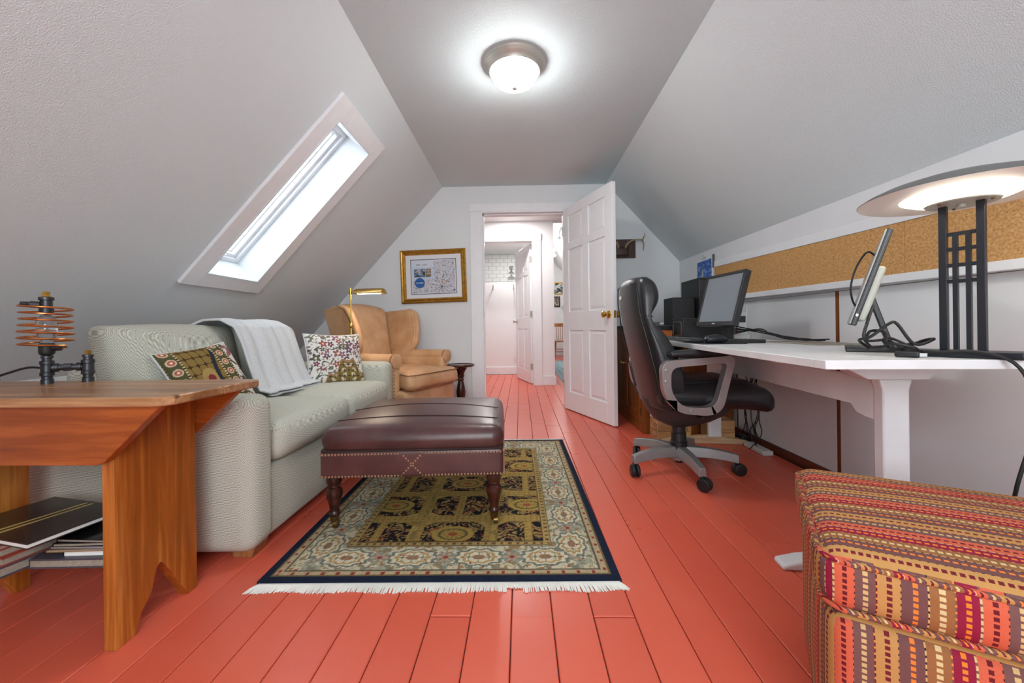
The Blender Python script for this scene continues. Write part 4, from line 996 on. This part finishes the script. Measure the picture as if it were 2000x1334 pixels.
# =================== things on the desk ===================
def monitor_front():
    t = thing('monitor', 'square black flat-screen monitor on a stand, screen turned to the office chair', 'monitor', (1.235, 2.42, DZ), R(-83))
    # local: screen faces -y, x along the screen
    MB().lathe([(.001, 0), (.105, 0), (.108, .005), (.10, .011), (.001, .014)], 32).build('base', 'black_plastic', t)
    MB().box(-.032, .032, -.012, .02, .01, .16).build('stand', 'dark_plastic', t, bevel=.003)
    s = MB(); fr = bpy.data.objects.new('screen_housing', None)
    tl = R(-15); W, H = .365, .325
    def T(o): o.location = (0, -.03, .245); o.rotation_euler = (tl, 0, 0); return o
    h = T(MB().ring([(-W/2, -H/2), (W/2, -H/2), (W/2, H/2), (-W/2, H/2)], [(-W/2+.017, -H/2+.026), (W/2-.017, -H/2+.026), (W/2-.017, H/2-.017), (-W/2+.017, H/2-.017)], 'y', -.018, .0).box(-W/2+.002, W/2-.002, 0, .018, -H/2+.002, H/2-.002).box(-.13, .13, .018, .05, -.11, .11).build('screen_housing', 'dark_plastic', t, bevel=.002))
    MB().box(-W/2+.017, W/2-.017, -.013, -.001, -H/2+.026, H/2-.017).build('screen', 'screen', h)
    MB().box(-.014, .014, -.0186, -.018, -H/2+.010, -H/2+.016).build('logo', 'light_plastic', h)
    MB().sphere((W/2-.02, -.018, -H/2+.012), .004, 8).build('power_button', 'grey_plastic', h)
monitor_front()
def monitor_side():
    # seen from its edge; screen faces the far left
    t = thing('monitor', 'thin monitor seen edge-on beside the desk lamp, cable trailing', 'monitor', (1.235, 1.405, DZ), R(52+180))
    # local: screen faces -y ; x along the screen
    MB().prism([(-.115, -.09), (.115, -.09), (.10, .09), (-.10, .09)], 'z', 0, .014).build('base', 'black_plastic', t, bevel=.003)
    MB().bar((0, .03, .012), (0, -.02, .19), .05, .016, (0, 1, 0)).build('stand', 'black_plastic', t, bevel=.003)
    W, H = .47, .30
    h = MB().box(-W/2, W/2, 0, .014, -H/2, H/2).build('screen_housing', 'black_plastic', t, bevel=.002, loc=(0, -.035, .235), rot=(R(-17), 0, 0))
    MB().box(-W/2+.003, W/2-.003, -.004, 0, -H/2+.003, H/2-.003).build('screen', 'screen_side', h)
    MB().soft((.03, .02, -.045), (W*.8, .024, H*.58), .009).build('back_cover', 'cream_plastic', h)
    MB().box(W/2-.002, W/2+.0008, .004, .009, -H/2+.03, -H/2+.036).build('power_light', 'led', h)
    MB().box(W/2-.001, W/2+.0004, .006, .008, -H/2+.004, H/2-.004).build('edge_trim', 'grey_plastic', h)
monitor_side()
def slab(name, label, cat, x0, x1, y0, y1, z0, h, mat, bev=.003, group=None):
    o = MB().box(-(x1-x0)/2, (x1-x0)/2, -(y1-y0)/2, (y1-y0)/2, 0, h).build(name, mat, None, bevel=bev, loc=((x0+x1)/2, (y0+y1)/2, z0)); return tag(o, label, cat, group)
# keyboard with separate keys
t = thing('keyboard', 'black keyboard at the far end of the desk behind the chair back', 'keyboard', (1.035, 2.61, DZ), R(86))
MB().prism([(-.07, 0), (.07, 0), (.07, .018), (-.07, .008)], 'x', -.22, .22).build('case', 'black_plastic', t, bevel=.002)
km = None
for r in range(5):
    for c in range(20):
        if km is None:
            o = MB().prism([(-.0085, 0), (.0085, 0), (.0065, .007), (-.0065, .007)], 'x', -.008, .008).build('key', 'grey_plastic', t); km = o.data
        else:
            o = bpy.data.objects.new('key', km); col.objects.link(o); o.parent = t
        o.location = (-.206+.0217*c, -.05+.0245*r, .0105+.0018*r)
slab('wrist_rest', 'black gel wrist rest on the desk in front of the keyboard', 'wrist rest', .905, .975, 2.14, 2.34, DZ+.003, .018, 'black_plastic', .008)
slab('mouse_pad', 'thin black mouse pad under the mouse on the desk', 'mouse pad', .90, 1.12, 2.0, 2.24, DZ, .003, 'black_plastic', .001)
t = thing('computer_mouse', 'dark glossy computer mouse with a silver stripe on its pad', 'mouse', (1.015, 2.10, DZ+.003), R(88))
def fm(x, y, z): return (x*(1-.15*(y/.055)**2), y, z*(1-.5*max(0, -y/.055)**2)+.004*math.cos(y*30))
MB().soft((0, 0, .017), (.062, .112, .034), .016, (.002, .002, .006), 6, fm).build('body', 'lamp_black', t)
MB().tube([(.031, -.052, .012), (.034, -.01, .024), (.031, .03, .03), (.02, .052, .022)], .0018, 6, smooth=4).build('stripe', 'chrome', t)
# computers
t = thing('computer', 'low black desktop computer lying on the desk behind the monitor', 'computer', (1.27, 2.83, DZ))
MB().box(-.17, .17, -.10, .10, 0, .145).build('case', 'black_plastic', t, bevel=.004)
MB().ring(rrect(-.075, .075, .02, .125, .015), rrect(-.068, .068, .027, .118, .012), 'x', -.173, -.17).build('front_trim', 'grey_plastic', t)
t = thing('computer', 'small black computer tower with ribbed side, on the cabinet behind the keyboard', 'computer', (1.265, 3.22, .824))
MB().box(-.085, .085, -.10, .10, 0, .215).build('case', 'black_plastic', t, bevel=.004)
for i in range(12): MB().box(-.07, .07, -.104, -.1, .025+.015*i, .032+.015*i).build('rib', 'dark_plastic', t)
t = thing('computer', 'tall black computer tower partly hidden behind the monitor', 'computer', (1.40, 3.28, .824))
t.location = (1.435, 3.24, .824)
MB().box(-.075, .12, -.17, .17, 0, .36).build('case', 'black_plastic', t, bevel=.004); MB().box(-.073, .118, -.174, -.17, .03, .34).build('front_bezel', 'dark_plastic', t, bevel=.002)
t = thing('router', 'small grey network router with an upright black antenna', 'router', (1.165, 3.42, .824))
MB().box(-.075, .075, -.05, .05, .004, .03).build('body', 'grey_plastic', t, bevel=.004); MB().box(.0, .07, -.0512, -.05, .008, .026).build('front_panel', 'light_plastic', t)
MB().cyl((-.05, .04, .02), (-.05, .045, .11), .004).build('antenna', 'black_plastic', t)
# phone on its stand
t = thing('telephone', 'white cordless telephone leaning in its stand behind the monitor', 'telephone', (1.37, 2.50, DZ), R(-35))
MB().soft((0, 0, .02), (.09, .10, .04), .012).build('cradle', 'light_plastic', t); h = MB().soft((0, 0, .075), (.05, .028, .17), .01).build('handset', 'light_plastic', t, rot=(R(-14), 0, 0), loc=(0, .0, .02))
MB().box(-.017, .017, -.016, -.013, .09, .13).build('display', 'dark_plastic', h); MB().cyl((.018, .0, .155), (.018, .0, .20), .005).build('antenna', 'light_plastic', h)
slab('paper_folder', 'cream paper folder lying flat on the desk below the corkboard', 'folder', 1.32, 1.54, 1.80, 2.22, DZ, .005, 'page_edge', .001)
slab('paper_sheets', 'loose white papers on the desk beside the telephone', 'paper', 1.25, 1.44, 2.24, 2.34, DZ, .006, 'paper', .001)
slab('modem', 'flat black box among the cables on the desk', 'modem', 1.14, 1.26, 2.08, 2.26, DZ, .018, 'black_plastic', .003)
b = MB()
for k in range(5):
    r0 = np.random.RandomState(k); p = [(1.24, 2.36, DZ+.09-.012*k)]
    for i in range(1, 6): p.append((1.26+.045*i+r0.uniform(-.03, .03), 2.33-.07*i+r0.uniform(-.03, .03), DZ+max(.012, .08-.02*i)+r0.uniform(0, .012)))
    b.tube(p, .0035, 6, smooth=5)
tag(b.build('computer_cable', 'rubber'), 'bundle of black computer cables strewn across the desk behind the monitor', 'cable')
# long monitor cable: coils on the desk, falls over the edge to the floor
cen = Vector((1.10, 1.20, DZ+.006)); p = [(1.10, 1.27, DZ+.15), (1.065, 1.25, DZ+.10), (1.045, 1.24, DZ+.05)]
for i in range(30):
    a = i*.55; rr = .05+.028*math.sin(i*1.3); p.append((cen.x+.02+rr*1.1*math.cos(a+2), cen.y+.02+rr*math.sin(a+2), DZ+.012+(.09 if i % 9 in (3, 4) else .045*abs(math.sin(i*.75)))*(1-i/34)))
p += [(1.12, 1.12, DZ+.012), (1.16, 1.05, DZ+.02), (1.195, .995, DZ-.005), (1.215, .975, DZ-.08), (1.225, .985, .55), (1.205, 1.0, .42), (1.215, 1.03, .28), (1.245, 1.08, .14), (1.26, 1.11, .02), (1.30, 1.16, .008), (1.40, 1.2, .008)]
b = MB().tube(p, .0042, 8, smooth=5); tag(b.build('monitor_cable', 'rubber'), 'thick black cable coiled on the desk and hanging over its near edge to the floor', 'cable')
t = thing('video_plug', 'black video plug with metal end lying in front of the coiled cable', 'plug', (1.065, 1.125, DZ), R(-50))
MB().soft((0, 0, .008), (.05, .026, .015), .005).build('plug_body', 'black_plastic', t); MB().box(.025, .038, -.009, .009, .004, .012).build('plug_end', 'light_plastic', t)
p = [(1.20, 1.36, 1.03), (1.15, 1.34, 1.055), (1.10, 1.31, 1.03), (1.055, 1.285, .98), (1.04, 1.28, .93), (1.05, 1.285, .89), (1.075, 1.30, .87)]
tag(MB().tube(p, .003, 6, smooth=5).build('power_cable', 'rubber'), 'thin black cable looping over the back of the edge-on monitor', 'cable')
# =================== under the desk ===================
def crate(label, x0, x1, y0, y1, h, txt):
    t = thing('wooden_crate', label, 'crate', ((x0+x1)/2, (y0+y1)/2, 0)); w_, d_ = x1-x0, y1-y0; k = .009
    for i in range(2):
        z0, z1 = h/2*i+.001, h/2*(i+1)-.001
        for sy in (-1, 1): MB().box(-w_/2, w_/2, sy*d_/2-(k if sy > 0 else 0), sy*d_/2+(k if sy < 0 else 0), z0, z1).build('board', 'crate_wood', t, bevel=.001)
        for sx in (-1, 1): MB().box(sx*w_/2-(k if sx > 0 else 0), sx*w_/2+(k if sx < 0 else 0), -d_/2+k, d_/2-k, z0, z1).build('board', 'crate_wood', t, bevel=.001)
    MB().box(-w_/2+k, w_/2-k, -d_/2+k, d_/2-k, .002, .01).build('bottom', 'crate_wood', t)
    MB().box(-w_/2, w_/2, -d_/2, d_/2, h, h+.007).build('lid', 'crate_wood', t)
    if txt: text(txt, .05, 'ink', t, (w_/2-.045, -d_/2-.0006, h*.62), (R(90), 0, 0))
    return t
c1 = crate('pale wooden wine crate with stamped markings beside the cabinet', .965, 1.20, 2.86, 3.03, .14, '75')
for i, (yy, zz, sx_) in enumerate(((-.045, .112, .05), (-.03, .096, .06), (-.05, .08, .045))): MB().box(-.1182, -.1176, yy-sx_/2, yy+sx_/2, zz-.003, zz+.003).build('stamp_line', 'ink', c1)
MB().ring(rrect(-.07, .05, .02, .066, .018), rrect(-.064, .044, .026, .06, .014), 'x', -.1182, -.1176).build('stamp_emblem', 'ink', c1)
crate('short orange-brown wooden crate under the desk near the wall', 1.32, 1.475, 2.80, 2.98, .15, '')
slab('cardboard_box', 'white carton resting on the stamped wine crate', 'box', .96, 1.19, 2.87, 3.02, .1475, .10, 'paper', .002)
b = MB()
for k in range(8):
    r0 = np.random.RandomState(20+k); x0, y0 = 1.50+r0.uniform(-.04, .06), 2.55+r0.uniform(-.12, .2)
    p = [(x0-.1, y0-.02, .665), (x0, y0, .60+r0.uniform(-.05, .03))]
    for i in range(1, 7): p.append((x0+r0.uniform(-.035, .035)+.004*i, y0+r0.uniform(-.04, .04)+.012*i, .60-.095*i))
    p.append((x0+.02, y0+.12, .012)); b.tube([(min(q[0], KR-.03), q[1], q[2]) for q in p], .003, 5, smooth=4)
tag(b.build('hanging_cables', 'rubber'), 'tangle of thin black cables hanging below the desk along the wall', 'cable')
slab('power_adapter', 'black power adapter on the floor under the desk', 'adapter', 1.51, 1.57, 2.78, 2.9, 0, .05, 'black_plastic', .006)
slab('power_strip', 'white power strip on the floor by the right wall', 'power strip', 1.50, 1.565, 2.52, 2.74, 0, .03, 'light_plastic', .006)
def bag_fn():
    b = MB().soft((0, 0, .085), (.17, .16, .17), .07, (0, 0, 0), 8, None); r0 = np.random.RandomState(8)
    b.v = [(x*(1-.35*z/.17)+r0.uniform(-.01, .01), y*(1-.35*z/.17)+r0.uniform(-.01, .01), max(0, z+r0.uniform(-.014, .014))) for x, y, z in b.v]; return b
tag(bag_fn().build('plastic_bag', 'bag', None, smooth=20, loc=(1.33, 1.66, 0)), 'crumpled translucent white plastic bag on the floor behind the near desk leg', 'bag')
# =================== cabinet ===================
def cabinet():
    t = thing('cabinet', 'low honey wood cabinet with panelled doors and dark top, behind the open door', 'cabinet', (.92, 3.05, 0))
    D, L = KR-.02-.92-.005, BW-3.05-.03
    MB().box(.02, D, 0, L, .0, .79).build('body', 'cabinet_wood', t)
    MB().box(-.015, D, -.012, L, .79, .823).build('countertop', 'black_plastic', t, bevel=.003)
    MB().ring([(0, 0), (L, 0), (L, .79), (0, .79)], [(.04, .07), (L-.04, .07), (L-.04, .75), (.04, .75)], 'x', 0, .02).build('face_frame', 'cabinet_wood', t, bevel=.001)
    dw = (L-.08)/2
    for i in range(2):
        y0 = .04+dw*i+.003; y1 = y0+dw-.006
        d = MB().ring([(y0, .075), (y1, .075), (y1, .745), (y0, .745)], [(y0+.06, .14), (y1-.06, .14), (y1-.06, .68), (y0+.06, .68)], 'x', -.006, .014).build('door', 'cabinet_wood', t, bevel=.002)
        MB().box(0, .012, y0+.055, y1-.055, .135, .685).build('door_panel', 'cabinet_wood', d)
        MB().lathe([(.001, 0), (.006, 0), (.005, .012), (.012, .018), (.011, .026), (.001, .029)], 14, (-.006, y1-.03 if i == 0 else y0+.03, .50), (-1, 0, 0)).build('knob', 'brass', d)
        for z in (.16, .66): MB().cyl((-.008, y0 if i == 0 else y1, z-.03), (-.008, y0 if i == 0 else y1, z+.03), .005).build('hinge', 'old_brass', d)
cabinet()
t = thing('letter_tray', 'small orange-brown wooden letter tray with curved sides at the far desk end', 'tray', (1.02, 2.925, DZ))
for y in (-.05, .05): MB().prism([(-.10, 0), (.06, 0), (.06, .06), (-.02, .06), (-.07, .052), (-.10, .03)], 'y', y-.005, y+.005).build('side', 'pine_orange_x', t, bevel=.001)
MB().box(-.10, .06, -.045, .045, 0, .006).box(.052, .06, -.045, .045, .006, .06).build('tray_floor', 'pine_orange_x', t)

# =================== striped ottoman ===================
def striped():
    t = thing('striped_ottoman', 'striped red, gold and brown upholstered storage ottoman in the near right corner', 'ottoman', (.889, .742, 0), R(-30))
    def uvs(o, axes, zoff=0):
        me = o.data; uv = me.uv_layers.new(name='UV')
        for p, a in zip(me.polygons, axes):
            for li in p.loop_indices:
                c = me.vertices[me.loops[li].vertex_index].co
                uv.data[li].uv = {2: ((c.y+.02)*1.2, c.x), 1: (c.x+.315, c.z), 0: (c.y+.13, c.z)}[a[0]]
    b = MB().soft((0, 0, .388), (.62, .483, .105), .036, (.004, .004, .014), 10, None, 1); ld = b.build('lid', 'stripe_weave', t, fixn=False, smooth=80); uvs(ld, b.uv)
    b = MB().soft((0, 0, .165), (.592, .455, .33), .03, (.006, .006, 0), 10, None, 1); bs = b.build('box', 'stripe_weave', t, fixn=False, smooth=80); uvs(bs, b.uv)
    for z, gx in ((.424, .3065), (.343, .303)):
        b = MB().tube([(p[0], p[1], z) for p in rrect(-gx, gx, -gx*.779, gx*.779, .04, 8)], .0048, 8, True); o = b.build('piping', 'stripe_weave', ld)
        me = o.data; uv = me.uv_layers.new(name='UV')
        for p in me.polygons:
            for li in p.loop_indices:
                c = me.vertices[me.loops[li].vertex_index].co; uv.data[li].uv = ((c.x+c.y)*2.2, c.z)
striped()
# =================== on the walls ===================
def corkboard():
    t = thing('corkboard', 'long cork pinboard with white ledge on the right wall above the desk', 'corkboard', (KR-.005, 0, 0))
    zt = lambda y: 1.298-.0338*(3.333-y); zb = lambda y: 1.043-.0132*(3.055-y)
    ys = [3.333, 2.86, 2.48, 2.08, 1.70, 1.30, .85, .40, -.1]
    for a, c in zip(ys, ys[1:]):
        v_ = [(0, a, zb(a)), (0, c+.0015, zb(c)), (0, c+.0015, zt(c)), (0, a, zt(a))]; MB().add(v_+[(-.01, q[1], q[2]) for q in v_], [(0, 1, 2, 3), (7, 6, 5, 4), (0, 4, 5, 1), (1, 5, 6, 2), (2, 6, 7, 3), (3, 7, 4, 0)]).build('cork_panel', 'cork', t, smooth=0)
    a, c = 3.333, -.1
    for nm, f0, f1, x0 in (('top_strip', lambda y: zt(y)+.001, lambda y: zt(y)+.05, -.014), ('ledge', lambda y: zb(y)-.034, lambda y: zb(y)-.001, -.05)):
        v_ = [(0, a, f0(a)), (0, c, f0(c)), (0, c, f1(c)), (0, a, f1(a))]; MB().add(v_+[(x0, q[1], q[2]) for q in v_], [(0, 1, 2, 3), (7, 6, 5, 4), (0, 4, 5, 1), (1, 5, 6, 2), (2, 6, 7, 3), (3, 7, 4, 0)]).build(nm, 'trim_white', t, smooth=0, bevel=.002)
corkboard()
# calendar-like blue picture on a clip
t = thing('hanging_print', 'blue seascape print with a pale lighthouse, hanging from a clip above the computers', 'picture', (KR-.006, 3.53, 1.405))
MB().box(-.003, 0, -.155, .155, -.25, 0).build('mount', 'mat_white', t)
def blue_col(U, V):
    c = np.ones(U.shape+(3,))*np.array((44, 92, 178)); c = lay(c, vnoise(U*3, V*9, 2.2) > .58, (112, 154, 214)); c = lay(c, (V < .22), (46, 96, 170)); c = lay(c, V < .1, (70, 110, 170))
    c = lay(c, (np.abs(U-.36-.05*V) < .07*(1.2-V)) & (V < .62) & (V > .1), (178, 186, 190)); c = lay(c, (np.abs(U-.38) < .09) & (V < .26), (66, 72, 92)); c = lay(c, (np.abs(U-.38) < .05) & (np.abs(V-.64) < .04), (120, 120, 120)); return c
pc = grid_mesh('print', lambda U, V: (0*U-.0036, .135-.27*U, -.232+.212*V), 60, 60, 'print', blue_col, t, smooth=False)
MB().box(-.006, .001, -.035, .035, -.008, .008).tube([(-.006, -.012, .006), (-.012, -.014, .022), (-.012, .0, .03), (-.012, .014, .022), (-.006, .012, .006)], .0016, 6, smooth=4).build('clip', 'chrome', t)
t = thing('hanging_print_stack', 'narrow grey sheet hanging just right of the blue print', 'picture', (KR-.006, 3.352, 1.41)); t.name = 'paper_strip'
MB().box(-.012, -.006, -.012, .012, -.11, .0).build('sheet', 'grey_plastic', t)
# framed map
def framed_map():
    t = thing('framed_map', 'gold-framed map print with blue circle, hung slightly crooked on the back wall', 'picture', (-.885, BW-.001, 1.357)); t.rotation_euler = (0, R(-1.6), 0)
    W, H = .672, .545
    o_, i_ = [], []
    fr = MB(); prof = [(0, 0), (0, .02), (.012, .028), (.024, .022), (.034, .03), (.046, .022), (.052, .008), (.052, 0)]; n = len(prof); vs = []
    for sx, sz in ((-1, -1), (1, -1), (1, 1), (-1, 1)):
        vs += [(sx*(W/2-d), -h, sz*(H/2-d)) for d, h in prof]
    fs = [(c*n+k, ((c+1) % 4)*n+k, ((c+1) % 4)*n+k+1, c*n+k+1) for c in range(4) for k in range(n-1)]
    fr.add(vs, fs).build('frame', 'gold_frame', t, smooth=0)
    MB().box(-W/2+.05, W/2-.05, -.006, -.001, -H/2+.05, H/2-.05).build('mat_board', 'mat_white', t)
    mw, mh = .44, .335
    def mcol(U, V):
        x = U*mw; y = V*mh; c = np.ones(U.shape+(3,))*np.array((204, 214, 232)); c = lay(c, V > .8, (218, 226, 240)); land = (y < .10+.10*x+.03*vnoise(x, y, 30)+.32*np.clip(x-.2, 0, 1)) | ((x > .22) & (y > .04) & (vnoise(x, y, 14) > .35))
        n_ = vnoise(x+1, y+1, 38); m_ = vnoise(x+5, y+3, 75); c = lay(c, land, (212, 214, 222)); c = lay(c, land & (np.abs(n_-.5) < .03), (146, 146, 162)); c = lay(c, land & (np.abs(m_-.5) < .045), (172, 172, 182)); c = lay(c, land & (vnoise(x+2, y, 120) > .84), (90, 84, 100)); c = lay(c, land & (np.hypot(x-.33, y-.12) < .035) & (m_ > .55), (206, 164, 120))
        for a in range(9):
            an = a*.7; dx, dy = x-.30, y-.06; c = lay(c, (np.abs(dx*math.sin(an)-dy*math.cos(an)+.004*np.sin(40*x)) < .0016) & (np.hypot(dx, dy) < .12) & (dx*math.cos(an)+dy*math.sin(an) > 0), (92, 60, 72))
        ph = (x > .02) & (x < .135) & (y > .165) & (y < .25); c = lay(c, ph, (92, 132, 176)); c = lay(c, ph & (vnoise(x, y, 50) > .55), (186, 176, 168)); c = lay(c, ph & (vnoise(x+3, y*2, 40) > .68), (64, 70, 66)); ph2 = (x > .138) & (x < .195) & (y > .165) & (y < .25); c = lay(c, ph2, (186, 160, 150)); c = lay(c, ph2 & (vnoise(x, y, 60) > .5), (110, 116, 92))
        for yy in (.298, .288): c = lay(c, (np.abs(y-yy) < .0025) & (x > .04) & (x < .16) & (vnoise(x, y, 160) > .35), (150, 160, 160))
        return c
    grid_mesh('map_print', lambda U, V: (-mw/2+U*mw, 0*U-.0075, -mh/2+V*mh-.003), 220, 170, 'print', mcol, t, smooth=False)
    MB().ring([(-.235, -.183), (.235, -.183), (.235, .177), (-.235, .177)], [(-.228, -.176), (.228, -.176), (.228, .170), (-.228, .170)], 'y', -.0075, -.006).build('inner_border', 'mag_blue', t)
    d = MB().lathe([(.001, 0), (.052, 0), (.052, .0006), (.001, .0007)], 40, (-.145, -.0076, -.065), (0, -1, 0)).build('blue_disc', 'marker_blue', t)
    text('LA MAR', .021, 'text_white', d, (-.145, -.0088, -.065), (R(90), 0, 0))
framed_map()
# antlers on a plaque
t = thing('antler_plaque', 'dark wooden plaque with small deer antlers on the back wall behind the door', 'wall decoration', (1.045, BW, 1.605))
MB().box(-.125, .125, -.022, 0, -.095, .095).build('plaque', 'plaque', t, bevel=.004)
MB().soft((-.02, -.035, -.03), (.15, .03, .10), .014, (0, .012, 0)).build('skull_cap', 'plaque', t)
for sx in (-1, 1):
    b = MB()
    b.tube([(sx*.035-.02, -.04, -.015), (sx*.045-.02, -.06, .03), (sx*.09-.02, -.085, .065), (sx*.15-.02, -.10, .072), (sx*.19-.02, -.10, .06), (sx*.205-.02, -.095, .02), (sx*.20-.02, -.09, -.035)], lambda s: .013*(1-.75*s), 8, smooth=5)
    b.tube([(sx*.185-.02, -.10, .066), (sx*.205-.02, -.105, .10), (sx*.212-.02, -.105, .14)], lambda s: .009*(1-.85*s), 8, smooth=5).tube([(sx*.05-.02, -.06, .03), (sx*.05-.02, -.085, .07)], lambda s: .008*(1-.8*s), 8)
    b.lathe([(.008, -.006), (.017, -.003), (.017, .004), (.01, .008)], 12, (sx*.037-.02, -.042, -.012), (0, -.5, .8)).build('antler', 'antler', t)
# =================== bathroom and far room ===================
for lab, x in (('left silver coat hook on the white bathroom partition', -.475), ('right silver coat hook on the white bathroom partition beside the door', -.115)):
    t = thing('coat_hook', lab, 'hook', (x, 7.03, 1.53), 0, 'bathroom coat hooks')
    MB().box(-.012, .012, -.005, 0, -.035, .035).build('plate', 'nickel', t, bevel=.002); MB().tube([(0, -.004, .01), (0, -.03, .02), (0, -.045, .055)], .006, 8, smooth=4).tube([(0, -.004, -.015), (0, -.03, -.04), (0, -.05, -.03), (0, -.055, -.01)], .006, 8, smooth=4).build('hook', 'nickel', t)
t = thing('shower_head', 'chrome shower head on the white tiled bathroom wall', 'shower head', (-.17, 7.898, 2.0))
MB().lathe([(.001, 0), (.045, 0), (.045, .008), (.02, .014), (.001, .015)], 20, (0, 0, 0), (0, -1, 0)).build('flange', 'chrome', t); MB().tube([(0, -.01, 0), (0, -.08, .0), (0, -.14, -.04), (0, -.16, -.08)], .012, 10, smooth=4).build('arm', 'chrome', t)
MB().lathe([(.014, 0), (.025, -.02), (.06, -.05), (.062, -.06), (.001, -.06)], 24, (0, -.16, -.075)).build('head', 'chrome', t)
tag(MB().box(-.65, .65, -2.05, 2.05, 0, .008).build('hall_rug', 'rug_blue', None, loc=(1.27, 7.62, 0)), 'pale blue patterned runner rug in the far room', 'rug')
o = bpy.data.objects['hall_rug']
for i, g in enumerate((.05, .09, .16)): MB().ring([(-.65+g, -2.05+g), (.65-g, -2.05+g), (.65-g, 2.05-g), (-.65+g, 2.05-g)], [(-.65+g+.014, -2.05+g+.014), (.65-g-.014, -2.05+g+.014), (.65-g-.014, 2.05-g-.014), (-.65+g+.014, 2.05-g-.014)], 'z', .008, .0088).build('border_line', 'mag_blue', o)
def far_chair():
    t = thing('wooden_chair', 'wooden spindle-back chair against the far wall seen through the doorway', 'chair', (1.09, 10.75, 0), R(0))
    MB().soft((0, 0, .44), (.42, .40, .035), .015).build('seat', 'chair_wood', t)
    for x in (-.16, .16):
        MB().tube([(x, -.15, .43), (x*1.25, -.2, 0)], .017, 10).build('leg', 'chair_wood', t); MB().tube([(x, .15, .43), (x*1.2, .22, 0)], .017, 10).build('leg', 'chair_wood', t)
        MB().tube([(x*1.1, .17, .45), (x*1.18, .25, .88)], .013, 10).build('back_post', 'chair_wood', t)
    for i in range(5): MB().tube([(-.10+.05*i, .175, .45), (-.115+.0575*i, .25, .85)], .007, 8).build('spindle', 'chair_wood', t)
    MB().prism([(-.215, 0), (.215, 0), (.205, .095), (-.205, .095)], 'y', .24, .262).build('crest_rail', 'chair_wood', t, loc=(0, 0, .83), bevel=.006)
    for z, y in ((.17, -.185), (.22, .19)): MB().tube([(-.19, y, z), (.19, y, z)], .01, 8).build('stretcher', 'chair_wood', t)
far_chair()
def fp(label, x, z, w_, h, fm_, seed, cols):
    t = thing('framed_picture', label, 'picture', (x, 11.7, z), 0, 'pictures in the far room')
    MB().ring([(-w_/2, -h/2), (w_/2, -h/2), (w_/2, h/2), (-w_/2, h/2)], [(-w_/2+.03, -h/2+.03), (w_/2-.03, -h/2+.03), (w_/2-.03, h/2-.03), (-w_/2+.03, h/2-.03)], 'y', -.03, 0).build('frame', fm_, t, bevel=.003)
    def cf_(U, V):
        c = np.ones(U.shape+(3,))*np.array(cols[0]); c = lay(c, V < .45+.15*vnoise(U, V, 4), cols[1]); c = lay(c, vnoise(U+seed, V, 7) > .6, cols[2]); return lay(c, vnoise(U, V+seed, 9) > .68, cols[3])
    grid_mesh('picture', lambda U, V: (-w_/2+.03+U*(w_-.06), 0*U-.01, -h/2+.03+V*(h-.06)), 40, 40, 'print', cf_, t, smooth=False)
fp('gold-framed winter landscape painting high on the far room wall', 1.16, 1.95, .50, .36, 'gold_frame', 3, ((196, 208, 214), (120, 130, 118), (226, 220, 206), (46, 58, 66)))
fp('small dark-framed picture below the landscape on the far room wall', 1.02, 1.56, .28, .31, 'dark_wood', 6, ((150, 140, 128), (96, 84, 76), (206, 196, 180), (40, 36, 36)))
tag(MB().box(-.035, .035, -.015, 0, -.055, .055).box(-.006, .006, -.02, -.015, -.012, .012).build('light_switch', 'light_plastic', None, loc=(1.22, 11.7, 1.37)), 'white switch plate on the far room wall beside the small picture', 'switch')
